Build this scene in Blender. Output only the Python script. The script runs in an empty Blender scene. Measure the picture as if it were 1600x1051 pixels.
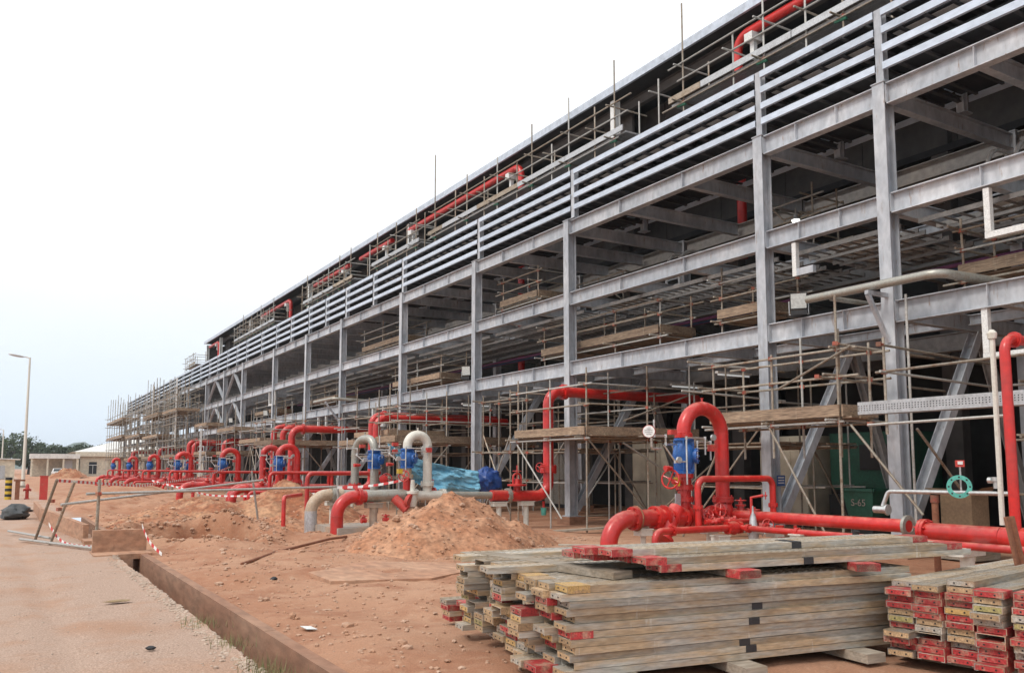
import bpy, bmesh, math, random
from mathutils import Vector, Matrix, noise
random.seed(7)
R = math.radians
scene = bpy.context.scene
col = scene.collection
# ------------------------------------------------------------------ camera
cam_d = bpy.data.cameras.new('camera'); cam = bpy.data.objects.new('camera', cam_d); col.objects.link(cam)
cam_d.sensor_width = 36; cam_d.lens = 36*1316/1600.0; cam_d.shift_y = (600-525.5)/1600.0
cam_d.clip_end = 6000; cam_d.clip_start = 0.05
cam.location = (0, 0, 1.7)
cam.rotation_euler = (R(90)+math.atan(131/1316.0), R(0), -math.atan(795/math.hypot(1316, 131)))
scene.camera = cam
# ------------------------------------------------------------------ world: bright thin overcast
SUN_EL, SUN_AZ = R(50), R(262)          # azimuth clockwise from +Y
w = bpy.data.worlds.new('World'); scene.world = w; w.use_nodes = True
nt = w.node_tree; nt.nodes.clear()
N = nt.nodes.new; L = nt.links.new
out = N('ShaderNodeOutputWorld'); bg = N('ShaderNodeBackground'); L(bg.outputs[0], out.inputs[0])
sky = N('ShaderNodeTexSky'); sky.sky_type = 'NISHITA'; sky.sun_disc = False
sky.sun_elevation = SUN_EL; sky.sun_rotation = SUN_AZ; sky.dust_density = 3; sky.air_density = 1.2
sk = N('ShaderNodeVectorMath'); sk.operation = 'SCALE'; sk.inputs['Scale'].default_value = 0.10; L(sky.outputs[0], sk.inputs[0])
tc = N('ShaderNodeTexCoord'); sep = N('ShaderNodeSeparateXYZ'); L(tc.outputs['Generated'], sep.inputs[0])
mr = N('ShaderNodeMapRange'); mr.inputs['From Min'].default_value = 0.0; mr.inputs['From Max'].default_value = 0.75
mr.interpolation_type = 'SMOOTHSTEP'; L(sep.outputs['Z'], mr.inputs['Value'])
ramp = N('ShaderNodeValToRGB'); L(mr.outputs[0], ramp.inputs[0])
ramp.color_ramp.elements[0].color = (0.82, 0.925, 1.05, 1); ramp.color_ramp.elements[1].color = (1.30, 1.32, 1.34, 1)
e = ramp.color_ramp.elements.new(0.17); e.color = (0.99, 1.01, 1.03, 1)
nz = N('ShaderNodeTexNoise'); nz.inputs['Scale'].default_value = 2.2; nz.inputs['Detail'].default_value = 6
mp = N('ShaderNodeMapping'); mp.inputs['Scale'].default_value = (1, 1, 2.6); L(tc.outputs['Generated'], mp.inputs[0]); L(mp.outputs[0], nz.inputs['Vector'])
mr2 = N('ShaderNodeMapRange'); mr2.inputs['From Min'].default_value = 0.42; mr2.inputs['From Max'].default_value = 0.72
mr2.inputs['To Min'].default_value = 0.88; mr2.inputs['To Max'].default_value = 0.97; L(nz.outputs[0], mr2.inputs['Value'])
mx = N('ShaderNodeMix'); mx.data_type = 'RGBA'; L(mr2.outputs[0], mx.inputs[0]); L(sk.outputs[0], mx.inputs[6]); L(ramp.outputs[0], mx.inputs[7])
L(mx.outputs[2], bg.inputs[0]); bg.inputs[1].default_value = 1.0
sl = bpy.data.lights.new('sun', 'SUN'); sl.energy = 1.6; sl.angle = R(14); sl.color = (1, 0.95, 0.88)
so = bpy.data.objects.new('sun', sl); col.objects.link(so)
so.rotation_euler = (R(90)-SUN_EL, 0, R(180)-SUN_AZ)
sd = Vector((math.sin(SUN_AZ)*math.cos(SUN_EL), math.cos(SUN_AZ)*math.cos(SUN_EL), math.sin(SUN_EL)))
so.rotation_euler = sd.to_track_quat('Z', 'Y').to_euler()
vs = scene.view_settings; vs.view_transform = 'Standard'; vs.look = 'None'; vs.exposure = 0.17; vs.gamma = 1
scene.cycles.max_bounces = 4; scene.cycles.diffuse_bounces = 2; scene.cycles.glossy_bounces = 2; scene.cycles.transmission_bounces = 2; scene.cycles.volume_bounces = 0
scene.cycles.use_adaptive_sampling = True

# ------------------------------------------------------------------ materials
M = {}
def mat(name, c, rough=.6, metal=0, c2=None, sc=3, lo=.45, hi=.7, bump=0, bsc=40, rnd=0, streak=None, fine=.12, coat=0, emit=None, dust=None, rust=None):
    """c base, c2 blotches by world noise, rnd brightness spread by object, streak stretches the noise"""
    m = bpy.data.materials.new(name); m.use_nodes = True; t = m.node_tree; b = t.nodes['Principled BSDF']
    n = t.nodes.new; l = t.links.new
    b.inputs['Roughness'].default_value = rough; b.inputs['Metallic'].default_value = metal
    if coat: b.inputs['Coat Weight'].default_value = coat; b.inputs['Coat Roughness'].default_value = .15
    g = n('ShaderNodeNewGeometry'); mpn = n('ShaderNodeMapping'); l(g.outputs['Position'], mpn.inputs[0])
    if streak: mpn.inputs['Scale'].default_value = streak
    def rgb(cc): return (cc[0], cc[1], cc[2], 1)
    f = n('ShaderNodeTexNoise'); f.inputs['Scale'].default_value = sc*6; f.inputs['Detail'].default_value = 2; l(mpn.outputs[0], f.inputs['Vector'])
    mrf = n('ShaderNodeMapRange'); mrf.inputs['From Min'].default_value = .3; mrf.inputs['From Max'].default_value = .7
    mrf.inputs['To Min'].default_value = 1-fine*1.4; mrf.inputs['To Max'].default_value = 1+fine; l(f.outputs[0], mrf.inputs['Value'])
    last = None
    if c2:
        z = n('ShaderNodeTexNoise'); z.inputs['Scale'].default_value = sc; z.inputs['Detail'].default_value = 4; z.inputs['Roughness'].default_value = .62; l(mpn.outputs[0], z.inputs['Vector'])
        rr = n('ShaderNodeMapRange'); rr.inputs['From Min'].default_value = lo; rr.inputs['From Max'].default_value = hi; l(z.outputs[0], rr.inputs['Value'])
        x = n('ShaderNodeMix'); x.data_type = 'RGBA'; l(rr.outputs[0], x.inputs[0]); x.inputs[6].default_value = rgb(c); x.inputs[7].default_value = rgb(c2); last = x.outputs[2]
    else:
        x = n('ShaderNodeRGB'); x.outputs[0].default_value = rgb(c); last = x.outputs[0]
    if rust:      # thin rust runs and scuffs
        rm = n('ShaderNodeMapping'); rm.inputs['Scale'].default_value = (5, 5, .8); l(g.outputs['Position'], rm.inputs[0])
        rn = n('ShaderNodeTexNoise'); rn.inputs['Scale'].default_value = 2.2; rn.inputs['Detail'].default_value = 4; rn.inputs['Roughness'].default_value = .7; l(rm.outputs[0], rn.inputs['Vector'])
        rq = n('ShaderNodeMapRange'); rq.inputs['From Min'].default_value = rust[3]; rq.inputs['From Max'].default_value = rust[3]+.10; rq.inputs['To Max'].default_value = rust[4]; l(rn.outputs[0], rq.inputs['Value'])
        rx = n('ShaderNodeMix'); rx.data_type = 'RGBA'; l(rq.outputs[0], rx.inputs[0]); l(last, rx.inputs[6]); rx.inputs[7].default_value = rgb(rust); last = rx.outputs[2]
    if dust:      # dried mud clinging to upward faces
        sp = n('ShaderNodeSeparateXYZ'); l(g.outputs['Normal'], sp.inputs[0])
        dm = n('ShaderNodeMath'); dm.operation = 'MULTIPLY'; l(sp.outputs['Z'], dm.inputs[0]); l(f.outputs[0], dm.inputs[1])
        dr = n('ShaderNodeMapRange'); dr.inputs['From Min'].default_value = .25; dr.inputs['From Max'].default_value = .65; dr.inputs['To Max'].default_value = dust[3]; l(dm.outputs[0], dr.inputs['Value'])
        dx = n('ShaderNodeMix'); dx.data_type = 'RGBA'; l(dr.outputs[0], dx.inputs[0]); l(last, dx.inputs[6]); dx.inputs[7].default_value = rgb(dust); last = dx.outputs[2]
    v = n('ShaderNodeVectorMath'); v.operation = 'SCALE'; l(last, v.inputs[0])
    if rnd:
        oi = n('ShaderNodeObjectInfo'); q = n('ShaderNodeMapRange'); l(oi.outputs['Random'], q.inputs['Value']); q.inputs['To Min'].default_value = 1-rnd; q.inputs['To Max'].default_value = 1+rnd
        k = n('ShaderNodeMath'); k.operation = 'MULTIPLY'; l(q.outputs[0], k.inputs[0]); l(mrf.outputs[0], k.inputs[1]); l(k.outputs[0], v.inputs['Scale'])
    else: l(mrf.outputs[0], v.inputs['Scale'])
    l(v.outputs[0], b.inputs['Base Color'])
    if bump:
        bn = n('ShaderNodeTexNoise'); bn.inputs['Scale'].default_value = bsc; bn.inputs['Detail'].default_value = 2; l(g.outputs['Position'], bn.inputs['Vector'])
        bb = n('ShaderNodeBump'); bb.inputs['Strength'].default_value = bump; bb.inputs['Distance'].default_value = .03; l(bn.outputs[0], bb.inputs['Height']); l(bb.outputs[0], b.inputs['Normal'])
    if emit: b.inputs['Emission Color'].default_value = rgb(emit[:3]); b.inputs['Emission Strength'].default_value = emit[3]
    M[name] = m; return m
DUST = (.36, .20, .12)
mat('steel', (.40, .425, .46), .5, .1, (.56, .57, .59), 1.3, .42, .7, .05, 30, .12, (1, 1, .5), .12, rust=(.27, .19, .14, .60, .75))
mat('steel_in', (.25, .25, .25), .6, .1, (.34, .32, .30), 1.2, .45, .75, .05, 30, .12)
mat('rail', (.54, .61, .70), .40, .2, (.40, .46, .54), 2.0, .5, .8, .03, 30, .08, (1, .4, 1), .08)
mat('dark_deck', (.025, .027, .033), .8, 0, (.04, .04, .045), 2)  # galvanised sheet with its shade put into the colour
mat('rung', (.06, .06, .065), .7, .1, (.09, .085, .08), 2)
mat('galv', (.50, .51, .52), .45, .4, (.38, .38, .38), 4, .5, .75, .04, 60, .1)
mat('red', (.55, .021, .017), .36, 0, (.40, .038, .032), 1.6, .46, .72, .06, 14, .10, None, .10, .2, None, (.45, .24, .17, .55), (.40, .16, .12, .66, .6))
mat('red_matt', (.5, .05, .04), .65, 0, (.38, .1, .07), 5, .5, .75, .1, 40, .1)
mat('pipe_white', (.66, .64, .57), .42, 0, (.5, .45, .37), 4, .58, .8, .03, 30, .04, None, .06, 0, None, (.45, .3, .2, .35))
mat('pipe_silver', (.37, .36, .32), .42, .45, (.33, .28, .21), 5, .5, .75, .04, 30, .05)
mat('pipe_beige', (.45, .34, .24), .55, .1, (.5, .42, .33), 4)
mat('blue', (.012, .10, .36), .4, 0, (.02, .13, .42), 6, .4, .7, .05, 40, .05, None, .15, .15)
mat('chrome', (.62, .62, .6), .3, .8)
mat('brass', (.5, .36, .12), .35, .8)
mat('yellow', (.62, .42, .03), .5, 0, (.5, .32, .05), 6)
mat('black', (.02, .02, .022), .6)
mat('white', (.72, .72, .70), .5, 0, (.6, .58, .53), 6, .5, .8)
mat('gauge_face', (.78, .78, .76), .3)
mat('tube', (.33, .29, .235), .55, .25, (.22, .13, .075), 5, .48, .72, .06, 60, .25, None, .18)
mat('tube_galv', (.44, .43, .40), .5, .35, (.3, .24, .18), 4, .55, .8, .05, 60, .15)
mat('coupler', (.28, .14, .09), .7, .3, (.42, .10, .07), 9, .4, .6, .1, 80, .3)
mat('wood', (.30, .215, .145), .8, 0, (.20, .135, .09), 3, .4, .66, .15, 60, .30, (1, .25, 3), .3, rust=(.36, .28, .20, .58, .7))
mat('wood_grey', (.36, .31, .25), .85, 0, (.24, .18, .12), 4, .4, .7, .15, 60, .2, (.2, 1, 2), .2)
mat('plank', (.39, .375, .335), .55, .2, (.41, .305, .195), 2.0, .38, .60, .1, 90, .30, (.7, 3, 5), .18, 0, None, (.40, .33, .26, .4), (.52, .49, .43, .62, .8))
mat('plank_red', (.38, .036, .036), .6, 0, (.40, .21, .15), 11, .47, .66, .12, 90, .24, None, .25)
mat('plank_yellow', (.47, .30, .11), .6, 0, (.42, .27, .16), 11, .47, .66, .12, 90, .18, None, .25)
mat('plank_tan', (.44, .30, .17), .65, 0, (.33, .21, .12), 11, .47, .7, .12, 90, .24, None, .25)
mat('plank_grey', (.40, .37, .32), .6, .1, (.42, .28, .17), 11, .47, .7, .12, 90, .2, None, .25)
mat('plank_olive', (.33, .28, .11), .65, 0, (.4, .3, .17), 11, .47, .7, .12, 90, .2, None, .25)
mat('tape_black', (.025, .025, .028), .5)
mat('concrete', (.33, .29, .25), .85, 0, (.42, .29, .20), 1.4, .45, .7, .15, 50, .08)
mat('concrete_red', (.275, .140, .085), .9, 0, (.34, .20, .13), 1.2, .42, .68, .2, 30, .05, (1, .4, 1.6), .16)
mat('concrete_orange', (.385, .205, .125), .9, 0, (.45, .27, .175), 1.2, .42, .68, .2, 30, .05, (1, .4, 1.6), .18, rust=(.25, .12, .07, .60, .7))
mat('mound', (.37, .17, .09), .95, 0, (.45, .245, .145), 1.6, .4, .66, .5, 22, 0, None, .25)
mat('mound_dark', (.29, .11, .052), .95, 0, (.44, .245, .14), 1.2, .42, .64, .5, 20, 0, None, .25)
mat('stone', (.44, .24, .145), .9, 0, (.53, .36, .26), 3, .4, .65, .2, 60, .25)
mat('gravel', (.52, .41, .325), .9, 0, (.46, .34, .26), 5, .4, .65, .2, 60, .25)
mat('fascia', (.52, .57, .64), .4, .3, (.43, .47, .53), 1)
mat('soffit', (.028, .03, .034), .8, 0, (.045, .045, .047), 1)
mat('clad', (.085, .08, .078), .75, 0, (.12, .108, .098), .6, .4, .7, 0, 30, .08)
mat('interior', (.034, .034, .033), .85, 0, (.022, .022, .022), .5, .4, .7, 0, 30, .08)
mat('cream', (.62, .56, .44), .8, 0, (.55, .49, .38), .4)
mat('roof_white', (.64, .63, .60), .6, 0, (.56, .54, .5), .3)
mat('glass_dark', (.03, .035, .04), .12)
mat('green_bin', (.03, .16, .10), .5, 0, (.025, .11, .075), 3)
mat('teal', (.11, .46, .38), .45, 0, (.09, .36, .3), 8)
mat('tarp_light', (.15, .40, .56), .5, 0, (.21, .46, .60), 2.5, .4, .7, .25, 14, 0, None, .1)
mat('tarp_blue', (.018, .055, .22), .4, 0, (.03, .09, .30), 3, .4, .7, .4, 14, 0, None, .15)
mat('bag', (.035, .04, .042), .55, 0, (.06, .06, .06), 5, .4, .7, .5, 12)
mat('bark', (.09, .065, .045), .9)
mat('leaf_a', (.045, .072, .03), .7, 0, (.07, .10, .038), .12, .4, .65, 0, 30, .25, None, .25)
mat('leaf_b', (.035, .058, .028), .7, 0, (.06, .085, .03), .12, .4, .65, 0, 30, .25, None, .25)
mat('grass', (.17, .18, .07), .8, 0, (.27, .22, .10), 6)
mat('straw', (.30, .21, .11), .9, 0, (.2, .14, .07), 9)
mat('hill', (.045, .07, .04), .9)
mat('tyre', (.02, .02, .02), .8)
mat('rust', (.22, .085, .045), .75, .2, (.30, .13, .075), 6, .4, .7, .15, 60, .1)
mat('tape_w', (.75, .74, .72), .5); mat('tape_r', (.6, .05, .05), .5)
mat('magenta', (.16, .05, .13), .5); mat('cable_teal', (.03, .13, .14), .5); mat('cable_blue', (.04, .10, .28), .5)
mat('lamp_on', (.9, .9, .85), .4, emit=(1, .97, .9, 6)); mat('tube_on', (.9, .9, .9), .4, emit=(.95, 1, 1, .35))
mat('ladder_in', (.20, .20, .20), .6, .2, (.28, .27, .26), 3)
mat('green_dark', (.02, .10, .065), .6, 0, (.02, .07, .05), 3)
mat('carton', (.25, .17, .10), .85, 0, (.2, .13, .08), 3)
mat('lamp_glass', (.55, .57, .55), .15)

# ------------------------------------------------------------------ mesh helpers
ORG = {}
class MB:
    def __init__(s): s.v = []; s.f = []
    def add(s, vs, fs):
        o = len(s.v); s.v += [tuple(v) for v in vs]; s.f += [tuple(i+o for i in f) for f in fs]; return s
    def frame(s, d, up=(0, 0, 1)):
        d = Vector(d).normalized(); u = Vector(up)
        if abs(d.dot(u)) > .98: u = Vector((1, 0, 0)) if abs(d.x) < .9 else Vector((0, 1, 0))
        a = d.cross(u).normalized(); b = a.cross(d).normalized(); return d, a, b
    def box(s, c, sz, rz=0):
        x, y, z = [q/2 for q in sz]; cr, sr = math.cos(rz), math.sin(rz)
        vs = [(c[0]+i*x*cr-j*y*sr, c[1]+i*x*sr+j*y*cr, c[2]+k*z) for k in (-1, 1) for j in (-1, 1) for i in (-1, 1)]
        return s.add(vs, [(0, 2, 3, 1), (4, 5, 7, 6), (0, 1, 5, 4), (2, 6, 7, 3), (0, 4, 6, 2), (1, 3, 7, 5)])
    def bar(s, p, q, wd, h, up=(0, 0, 1), off=(0, 0)):
        p = Vector(p); q = Vector(q); d, a, b = s.frame(q-p, up); o = a*off[0]+b*off[1]
        vs = [e+o+a*i*wd/2+b*j*h/2 for e in (p, q) for j in (-1, 1) for i in (-1, 1)]
        return s.add(vs, [(0, 1, 3, 2), (4, 6, 7, 5), (0, 4, 5, 1), (2, 3, 7, 6), (0, 2, 6, 4), (1, 5, 7, 3)])
    def isec(s, p, q, h, b, tf=.02, tw=.014, up=(0, 0, 1)):
        s.bar(p, q, b, tf, up, (0, h/2-tf/2)); s.bar(p, q, b, tf, up, (0, -h/2+tf/2)); s.bar(p, q, tw, h-2*tf, up); return s
    def tube(s, pts, r, seg=8, cap=True, close=False):
        pts = [Vector(p) for p in pts]; n = len(pts); rr = r if isinstance(r, (list, tuple)) else [r]*n
        d0, a, b = s.frame(pts[1]-pts[0]); o = len(s.v); prev = d0
        for i, p in enumerate(pts):
            t = (pts[min(i+1, n-1)]-pts[max(i-1, 0)]).normalized()
            a = (a-t*a.dot(t)).normalized(); b = t.cross(a).normalized()
            for k in range(seg):
                an = 2*math.pi*k/seg; s.v.append(tuple(p+(a*math.cos(an)+b*math.sin(an))*rr[i]))
        for i in range(n-1):
            for k in range(seg):
                k2 = (k+1) % seg; s.f.append((o+i*seg+k, o+i*seg+k2, o+(i+1)*seg+k2, o+(i+1)*seg+k))
        if cap: s.f.append(tuple(o+k for k in range(seg))[::-1]); s.f.append(tuple(o+(n-1)*seg+k for k in range(seg)))
        return s
    def pipe(s, pts, r, bend=.3, seg=14, cap=True):
        fp = fillet(pts, bend); s.tube(fp, r, seg, cap)
        if r > .1:                                  # weld beads where bends meet straights
            for i in range(1, len(pts)-1):
                for k in (1+(i-1)*8, 8+(i-1)*8):
                    if 0 < k < len(fp)-1:
                        d = (fp[k+1]-fp[k-1]).normalized(); s.lathe(fp[k]-d*.011, d, [(0, r*.99), (.005, r*1.03), (.017, r*1.03), (.022, r*.99)], seg)
        return s
    def lathe(s, c, axis, prof, seg=16):
        c = Vector(c); d, a, b = s.frame(axis); o = len(s.v)
        for t, r in prof:
            for k in range(seg):
                an = 2*math.pi*k/seg; s.v.append(tuple(c+d*t+(a*math.cos(an)+b*math.sin(an))*max(r, .0005)))
        for i in range(len(prof)-1):
            for k in range(seg):
                k2 = (k+1) % seg; s.f.append((o+i*seg+k, o+i*seg+k2, o+(i+1)*seg+k2, o+(i+1)*seg+k))
        s.f.append(tuple(o+k for k in range(seg))[::-1]); s.f.append(tuple(o+(len(prof)-1)*seg+k for k in range(seg)))
        return s
    def ring(s, c, axis, Rr, r, seg=18, sg=6):
        d, a, b = s.frame(axis); c = Vector(c)
        return s.tube([c+(a*math.cos(2*math.pi*i/seg)+b*math.sin(2*math.pi*i/seg))*Rr for i in range(seg+1)], r, sg, False)
    def build(s, name, m, parent=None, smooth=False, org=None):
        o0 = Vector(ORG[parent.name]) if parent else Vector(org or (0, 0, 0))
        me = bpy.data.meshes.new(name); me.from_pydata([tuple(Vector(v)-o0) for v in s.v], [], s.f)
        ms = m if isinstance(m, list) else [m]
        for k in ms: me.materials.append(M[k])
        if smooth:
            me.polygons.foreach_set('use_smooth', [True]*len(me.polygons))
            me.set_sharp_from_angle(angle=R(38))
        me.update()
        o = bpy.data.objects.new(name, me); col.objects.link(o)
        if parent: o.parent = parent
        else: o.location = o0
        ORG[o.name] = tuple(o0); return o
def fillet(pts, bend, n=7):
    pts = [Vector(p) for p in pts]; res = [pts[0]]
    for i in range(1, len(pts)-1):
        p, a, b = pts[i], pts[i-1], pts[i+1]; da = (a-p); db = (b-p)
        r = min(bend, da.length*.49 if i > 1 else da.length*.95, db.length*.49 if i < len(pts)-2 else db.length*.95)
        p0 = p+da.normalized()*r; p1 = p+db.normalized()*r; c = p
        # circular arc between p0 and p1 (for any angle, quadratic blend weighted towards a circle)
        wgt = math.cos(da.angle(db)*-.5+math.pi/2)
        for k in range(n+1):
            t = k/n; bw = [(1-t)**2, 2*t*(1-t)*wgt, t*t]; sm = sum(bw)
            res.append((p0*bw[0]+c*bw[1]+p1*bw[2])/sm)
    res.append(pts[-1]); return res
def thing(name, label, cat, loc=(0, 0, 0), group=None):
    o = bpy.data.objects.new(name, None); col.objects.link(o); o.location = loc; o.empty_display_size = .2
    ORG[o.name] = tuple(loc); tag(o, label, cat, group); return o
def tag(o, label, cat, group=None, kind=None):
    o['label'] = label; o['category'] = cat
    if group: o['group'] = group
    if kind: o['kind'] = kind
    return o
def struct(o): o['kind'] = 'structure'; return o
def share(src, name, parent, loc, rz=0):       # same mesh data at another place
    o = bpy.data.objects.new(name, src.data); col.objects.link(o); o.parent = parent; o.location = loc; o.rotation_euler = (0, 0, rz); return o
ORD = ['first', 'second', 'third', 'fourth', 'fifth', 'sixth', 'seventh', 'eighth', 'ninth', 'tenth', 'eleventh', 'twelfth', 'thirteenth', 'fourteenth', 'fifteenth', 'sixteenth', 'seventeenth', 'eighteenth', 'nineteenth', 'twentieth', 'twenty-first', 'twenty-second', 'twenty-third', 'twenty-fourth']
def fr(x, y, z, s=1): return noise.fractal(Vector((x*s, y*s, z*s)), 1.0, 2.0, 5)
# ------------------------------------------------------------------ ground
def bumpf(x, y, cx, cy, rx, ry, h):
    d = ((x-cx)/rx)**2+((y-cy)/ry)**2
    return h*math.exp(-d*1.6) if d < 4 else 0
def pit(x, y, cx, cy, rx, ry, dp):
    d = math.sqrt(((x-cx)/rx)**2+((y-cy)/ry)**2)*(1+.22*fr(x, y, 13, .9))
    k = min(1, max(0, (1.0-d)/.35)); k = k*k*(3-2*k)
    return -dp*k*(1+.25*fr(x, y, 4, 1.4))+.16*math.exp(-((d-1.12)/.22)**2)
def gz(x, y):
    if x < 2.02 and y < 30: return .035*fr(x, y, 3, .35)+.012*fr(x, y, 1, 2.2)-.01-sum(.028*math.exp(-((x-c-.25*math.sin(y*.13+c))/.13)**2)*(1+.5*fr(x*3, y, 8, 1.1)) for c in (-2.1, -.55, .35))
    k = min(1, max(0, (x-2.3)/.8)); k2 = .25 if x > 12.5 else 1
    z = k*k2*(.09*fr(x, y, 5, .32)+.045*fr(x, y, 9, 1.3))
    if 2.2 < x < 14 and 15 < y < 75:
        q = min(1, (y-15)/5)*min(1, (x-2.2)/.6)*min(1, (14-x)/2)
        z += q*(.20*fr(x, y, 2, .33)+.13*abs(fr(x, y, 7, .8)))
        z += pit(x, y, 4.3, 22.2, 1.45, 2.5, .95)+bumpf(x, y, 6.2, 25.2, .8, 1.2, -.4)
        z += bumpf(x, y, 5.3, 23.4, .9, 1.6, .30)+bumpf(x, y, 5.6, 28.5, 1.2, 2.5, .22)+bumpf(x, y, 4.4, 36.5, 1.2, 3.2, -.30)+bumpf(x, y, 4.6, 41.5, 2.2, 3.2, .45)+bumpf(x, y, 6.2, 53, 3.0, 4.5, .55)
        z += bumpf(x, y, 5.0, 18.6, 1.6, .6, .09)
    return z
def axis(fine, a, b, step, ext, n):
    r = [a+step*i for i in range(int((b-a)/step)+1)]
    hi = []; s = step; v = r[-1]
    while v < ext[1]: s *= 1.22; v += s; hi.append(v)
    lo = []; s = step; v = a
    while v > ext[0]: s *= 1.22; v -= s; lo.append(v)
    return lo[::-1]+r+hi
xs = axis(0, -2.96, 15.5, .12, (-900, 900), 0)
xs = [x for x in xs if not (1.9 < x < 2.58)]+[1.99, 2.53]; xs.sort()
ys = axis(0, 5.0, 45, .15, (-60, 2400), 0)
CH0, CH1 = -6, 33
m = MB(); vid = {}
for j, y in enumerate(ys):
    for i, x in enumerate(xs):
        zz = gz(x, y)
        if x in (1.99,): zz = -.01+.03*fr(x, y, 4, 1.5)
        if x == 2.53: zz = .0
        m.v.append((x+((.05*fr(3, y, 4, .7)+.012*fr(3, y, 9, 3.1)) if x == 1.99 and y < 60 else 0), y, zz))
nx = len(xs)
ic = xs.index(1.99)
for j in range(len(ys)-1):
    for i in range(nx-1):
        if i == ic and CH0 < ys[j] < CH1: continue
        a = j*nx+i; m.f.append((a, a+1, a+nx+1, a+nx))
g = struct(m.build('ground', 'mound', None, True))
gm = bpy.data.materials.new('ground'); gm.use_nodes = True; t = gm.node_tree; b = t.nodes['Principled BSDF']; n = t.nodes.new; l = t.links.new
b.inputs['Roughness'].default_value = .95
geo = n('ShaderNodeNewGeometry'); sp = n('ShaderNodeSeparateXYZ'); l(geo.outputs['Position'], sp.inputs[0])
def nz_(sc, det=4, ro=.62):
    q = n('ShaderNodeTexNoise'); q.inputs['Scale'].default_value = sc; q.inputs['Detail'].default_value = det; q.inputs['Roughness'].default_value = ro; l(geo.outputs['Position'], q.inputs['Vector']); return q
def mrg(src, a, bb, c=0, d=1):
    q = n('ShaderNodeMapRange'); q.inputs['From Min'].default_value = a; q.inputs['From Max'].default_value = bb; q.inputs['To Min'].default_value = c; q.inputs['To Max'].default_value = d; l(src, q.inputs['Value']); return q.outputs[0]
def mixc(f, a, bb):
    q = n('ShaderNodeMix'); q.data_type = 'RGBA'
    if hasattr(f, 'links') or not isinstance(f, float): l(f, q.inputs[0])
    for s_, k in ((a, 6), (bb, 7)):
        if isinstance(s_, tuple): q.inputs[k].default_value = (*s_, 1)
        else: l(s_, q.inputs[k])
    return q.outputs[2]
big, med, fin, pix = nz_(.28), nz_(1.1), nz_(7), nz_(55, 4, .7)
earth = mixc(mrg(big.outputs[0], .38, .62), (.385, .180, .098), (.47, .265, .165))
earth = mixc(mrg(med.outputs[0], .48, .72), earth, (.30, .118, .057))
earth = mixc(mrg(fin.outputs[0], .55, .75, 0, .6), earth, (.51, .325, .215))
vor = n('ShaderNodeTexVoronoi'); vor.inputs['Scale'].default_value = 42; l(geo.outputs['Position'], vor.inputs['Vector'])
grav = mixc(mrg(pix.outputs[0], .35, .65), (.36, .235, .17), (.49, .345, .265))
grav = mixc(mrg(vor.outputs['Distance'], .0, .5), (.49, .36, .285), grav)
grav = mixc(mrg(med.outputs[0], .5, .7, 0, .8), grav, (.42, .235, .145))
grav = mixc(mrg(big.outputs[0], .52, .66, 0, .75), grav, (.39, .21, .125))
# gravel haul road left of the drain, blending into bare earth by a ragged edge
ad = n('ShaderNodeMath'); ad.operation = 'MULTIPLY_ADD'; l(big.outputs[0], ad.inputs[0]); ad.inputs[1].default_value = 1.2; l(sp.outputs['X'], ad.inputs[2])
ed = mrg(ad.outputs[0], 2.55, 2.95)
yy = n('ShaderNodeMath'); yy.operation = 'MULTIPLY_ADD'; l(med.outputs[0], yy.inputs[0]); yy.inputs[1].default_value = 2.5; l(sp.outputs['Y'], yy.inputs[2])
nearred = mrg(yy.outputs[0], 8.0, 9.6, .85, 0)
grav = mixc(nearred, grav, (.42, .225, .135))
c_ = mixc(ed, grav, earth)
# excavated ground shows darker, wetter red subsoil (below -0.12 m)
sub = mrg(sp.outputs['Z'], -.30, -.08, 1, 0)
c_ = mixc(sub, c_, (.27, .095, .045))
vm = n('ShaderNodeVectorMath'); vm.operation = 'SCALE'; l(c_, vm.inputs[0]); l(mrg(pix.outputs[0], .3, .7, .78, 1.18), vm.inputs['Scale']); l(vm.outputs[0], b.inputs['Base Color'])
hsum = n('ShaderNodeMath'); hsum.operation = 'ADD'; l(fin.outputs[0], hsum.inputs[0]); l(pix.outputs[0], hsum.inputs[1])
bp = n('ShaderNodeBump'); bp.inputs['Strength'].default_value = .55; bp.inputs['Distance'].default_value = .05; l(hsum.outputs[0], bp.inputs['Height']); l(bp.outputs[0], b.inputs['Normal'])
g.data.materials[0] = gm

# drain channel: two walls and a floor, crossing at y 18..19.2
ch = MB(); ch.box((2.2, 13.5, -.60), (.9, 39, .06)); struct(ch.build('channel_floor', 'concrete_red'))
wl = MB()
for k in range(26):
    y0 = CH0+1.5*k; wl.box((2.47, y0+.75, -.285+.004*random.random()), (.13+.004*random.random(), 1.494, .60))
struct(wl.build('channel_wall', 'concrete_red'))
wl = MB(); wl.box((1.925, 13.5, -.32), (.10, 39, .56)); struct(wl.build('channel_wall_road_side', 'concrete_red'))
t_ = thing('drain_crossing', 'red-dusted concrete slab and low wall crossing the drain channel', 'drain crossing', (2.1, 18.3, 0))
MB().box((2.1, 18.72, -.02), (1.05, 1.0, .10)).build('slab', 'concrete_orange', t_)
MB().box((2.1, 18.95, .24), (1.0, .14, .44)).build('wall', 'concrete_orange', t_)
MB().box((2.1, 21.9, .02), (.9, .9, .09)).build('slab', 'concrete_orange', t_)
# far run of channel wall standing above the road
fw = MB(); fw.bar((1.75, 22.5, .12), (1.15, 31, .18), .12, .5); fw.bar((1.15, 31, .18), (1.2, 40, .15), .12, .4)
tag(fw.build('drain_kerb_wall', 'concrete_orange', org=(1.5, 26, 0)), 'low brown drain wall running away behind the tube barrier', 'wall')
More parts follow.
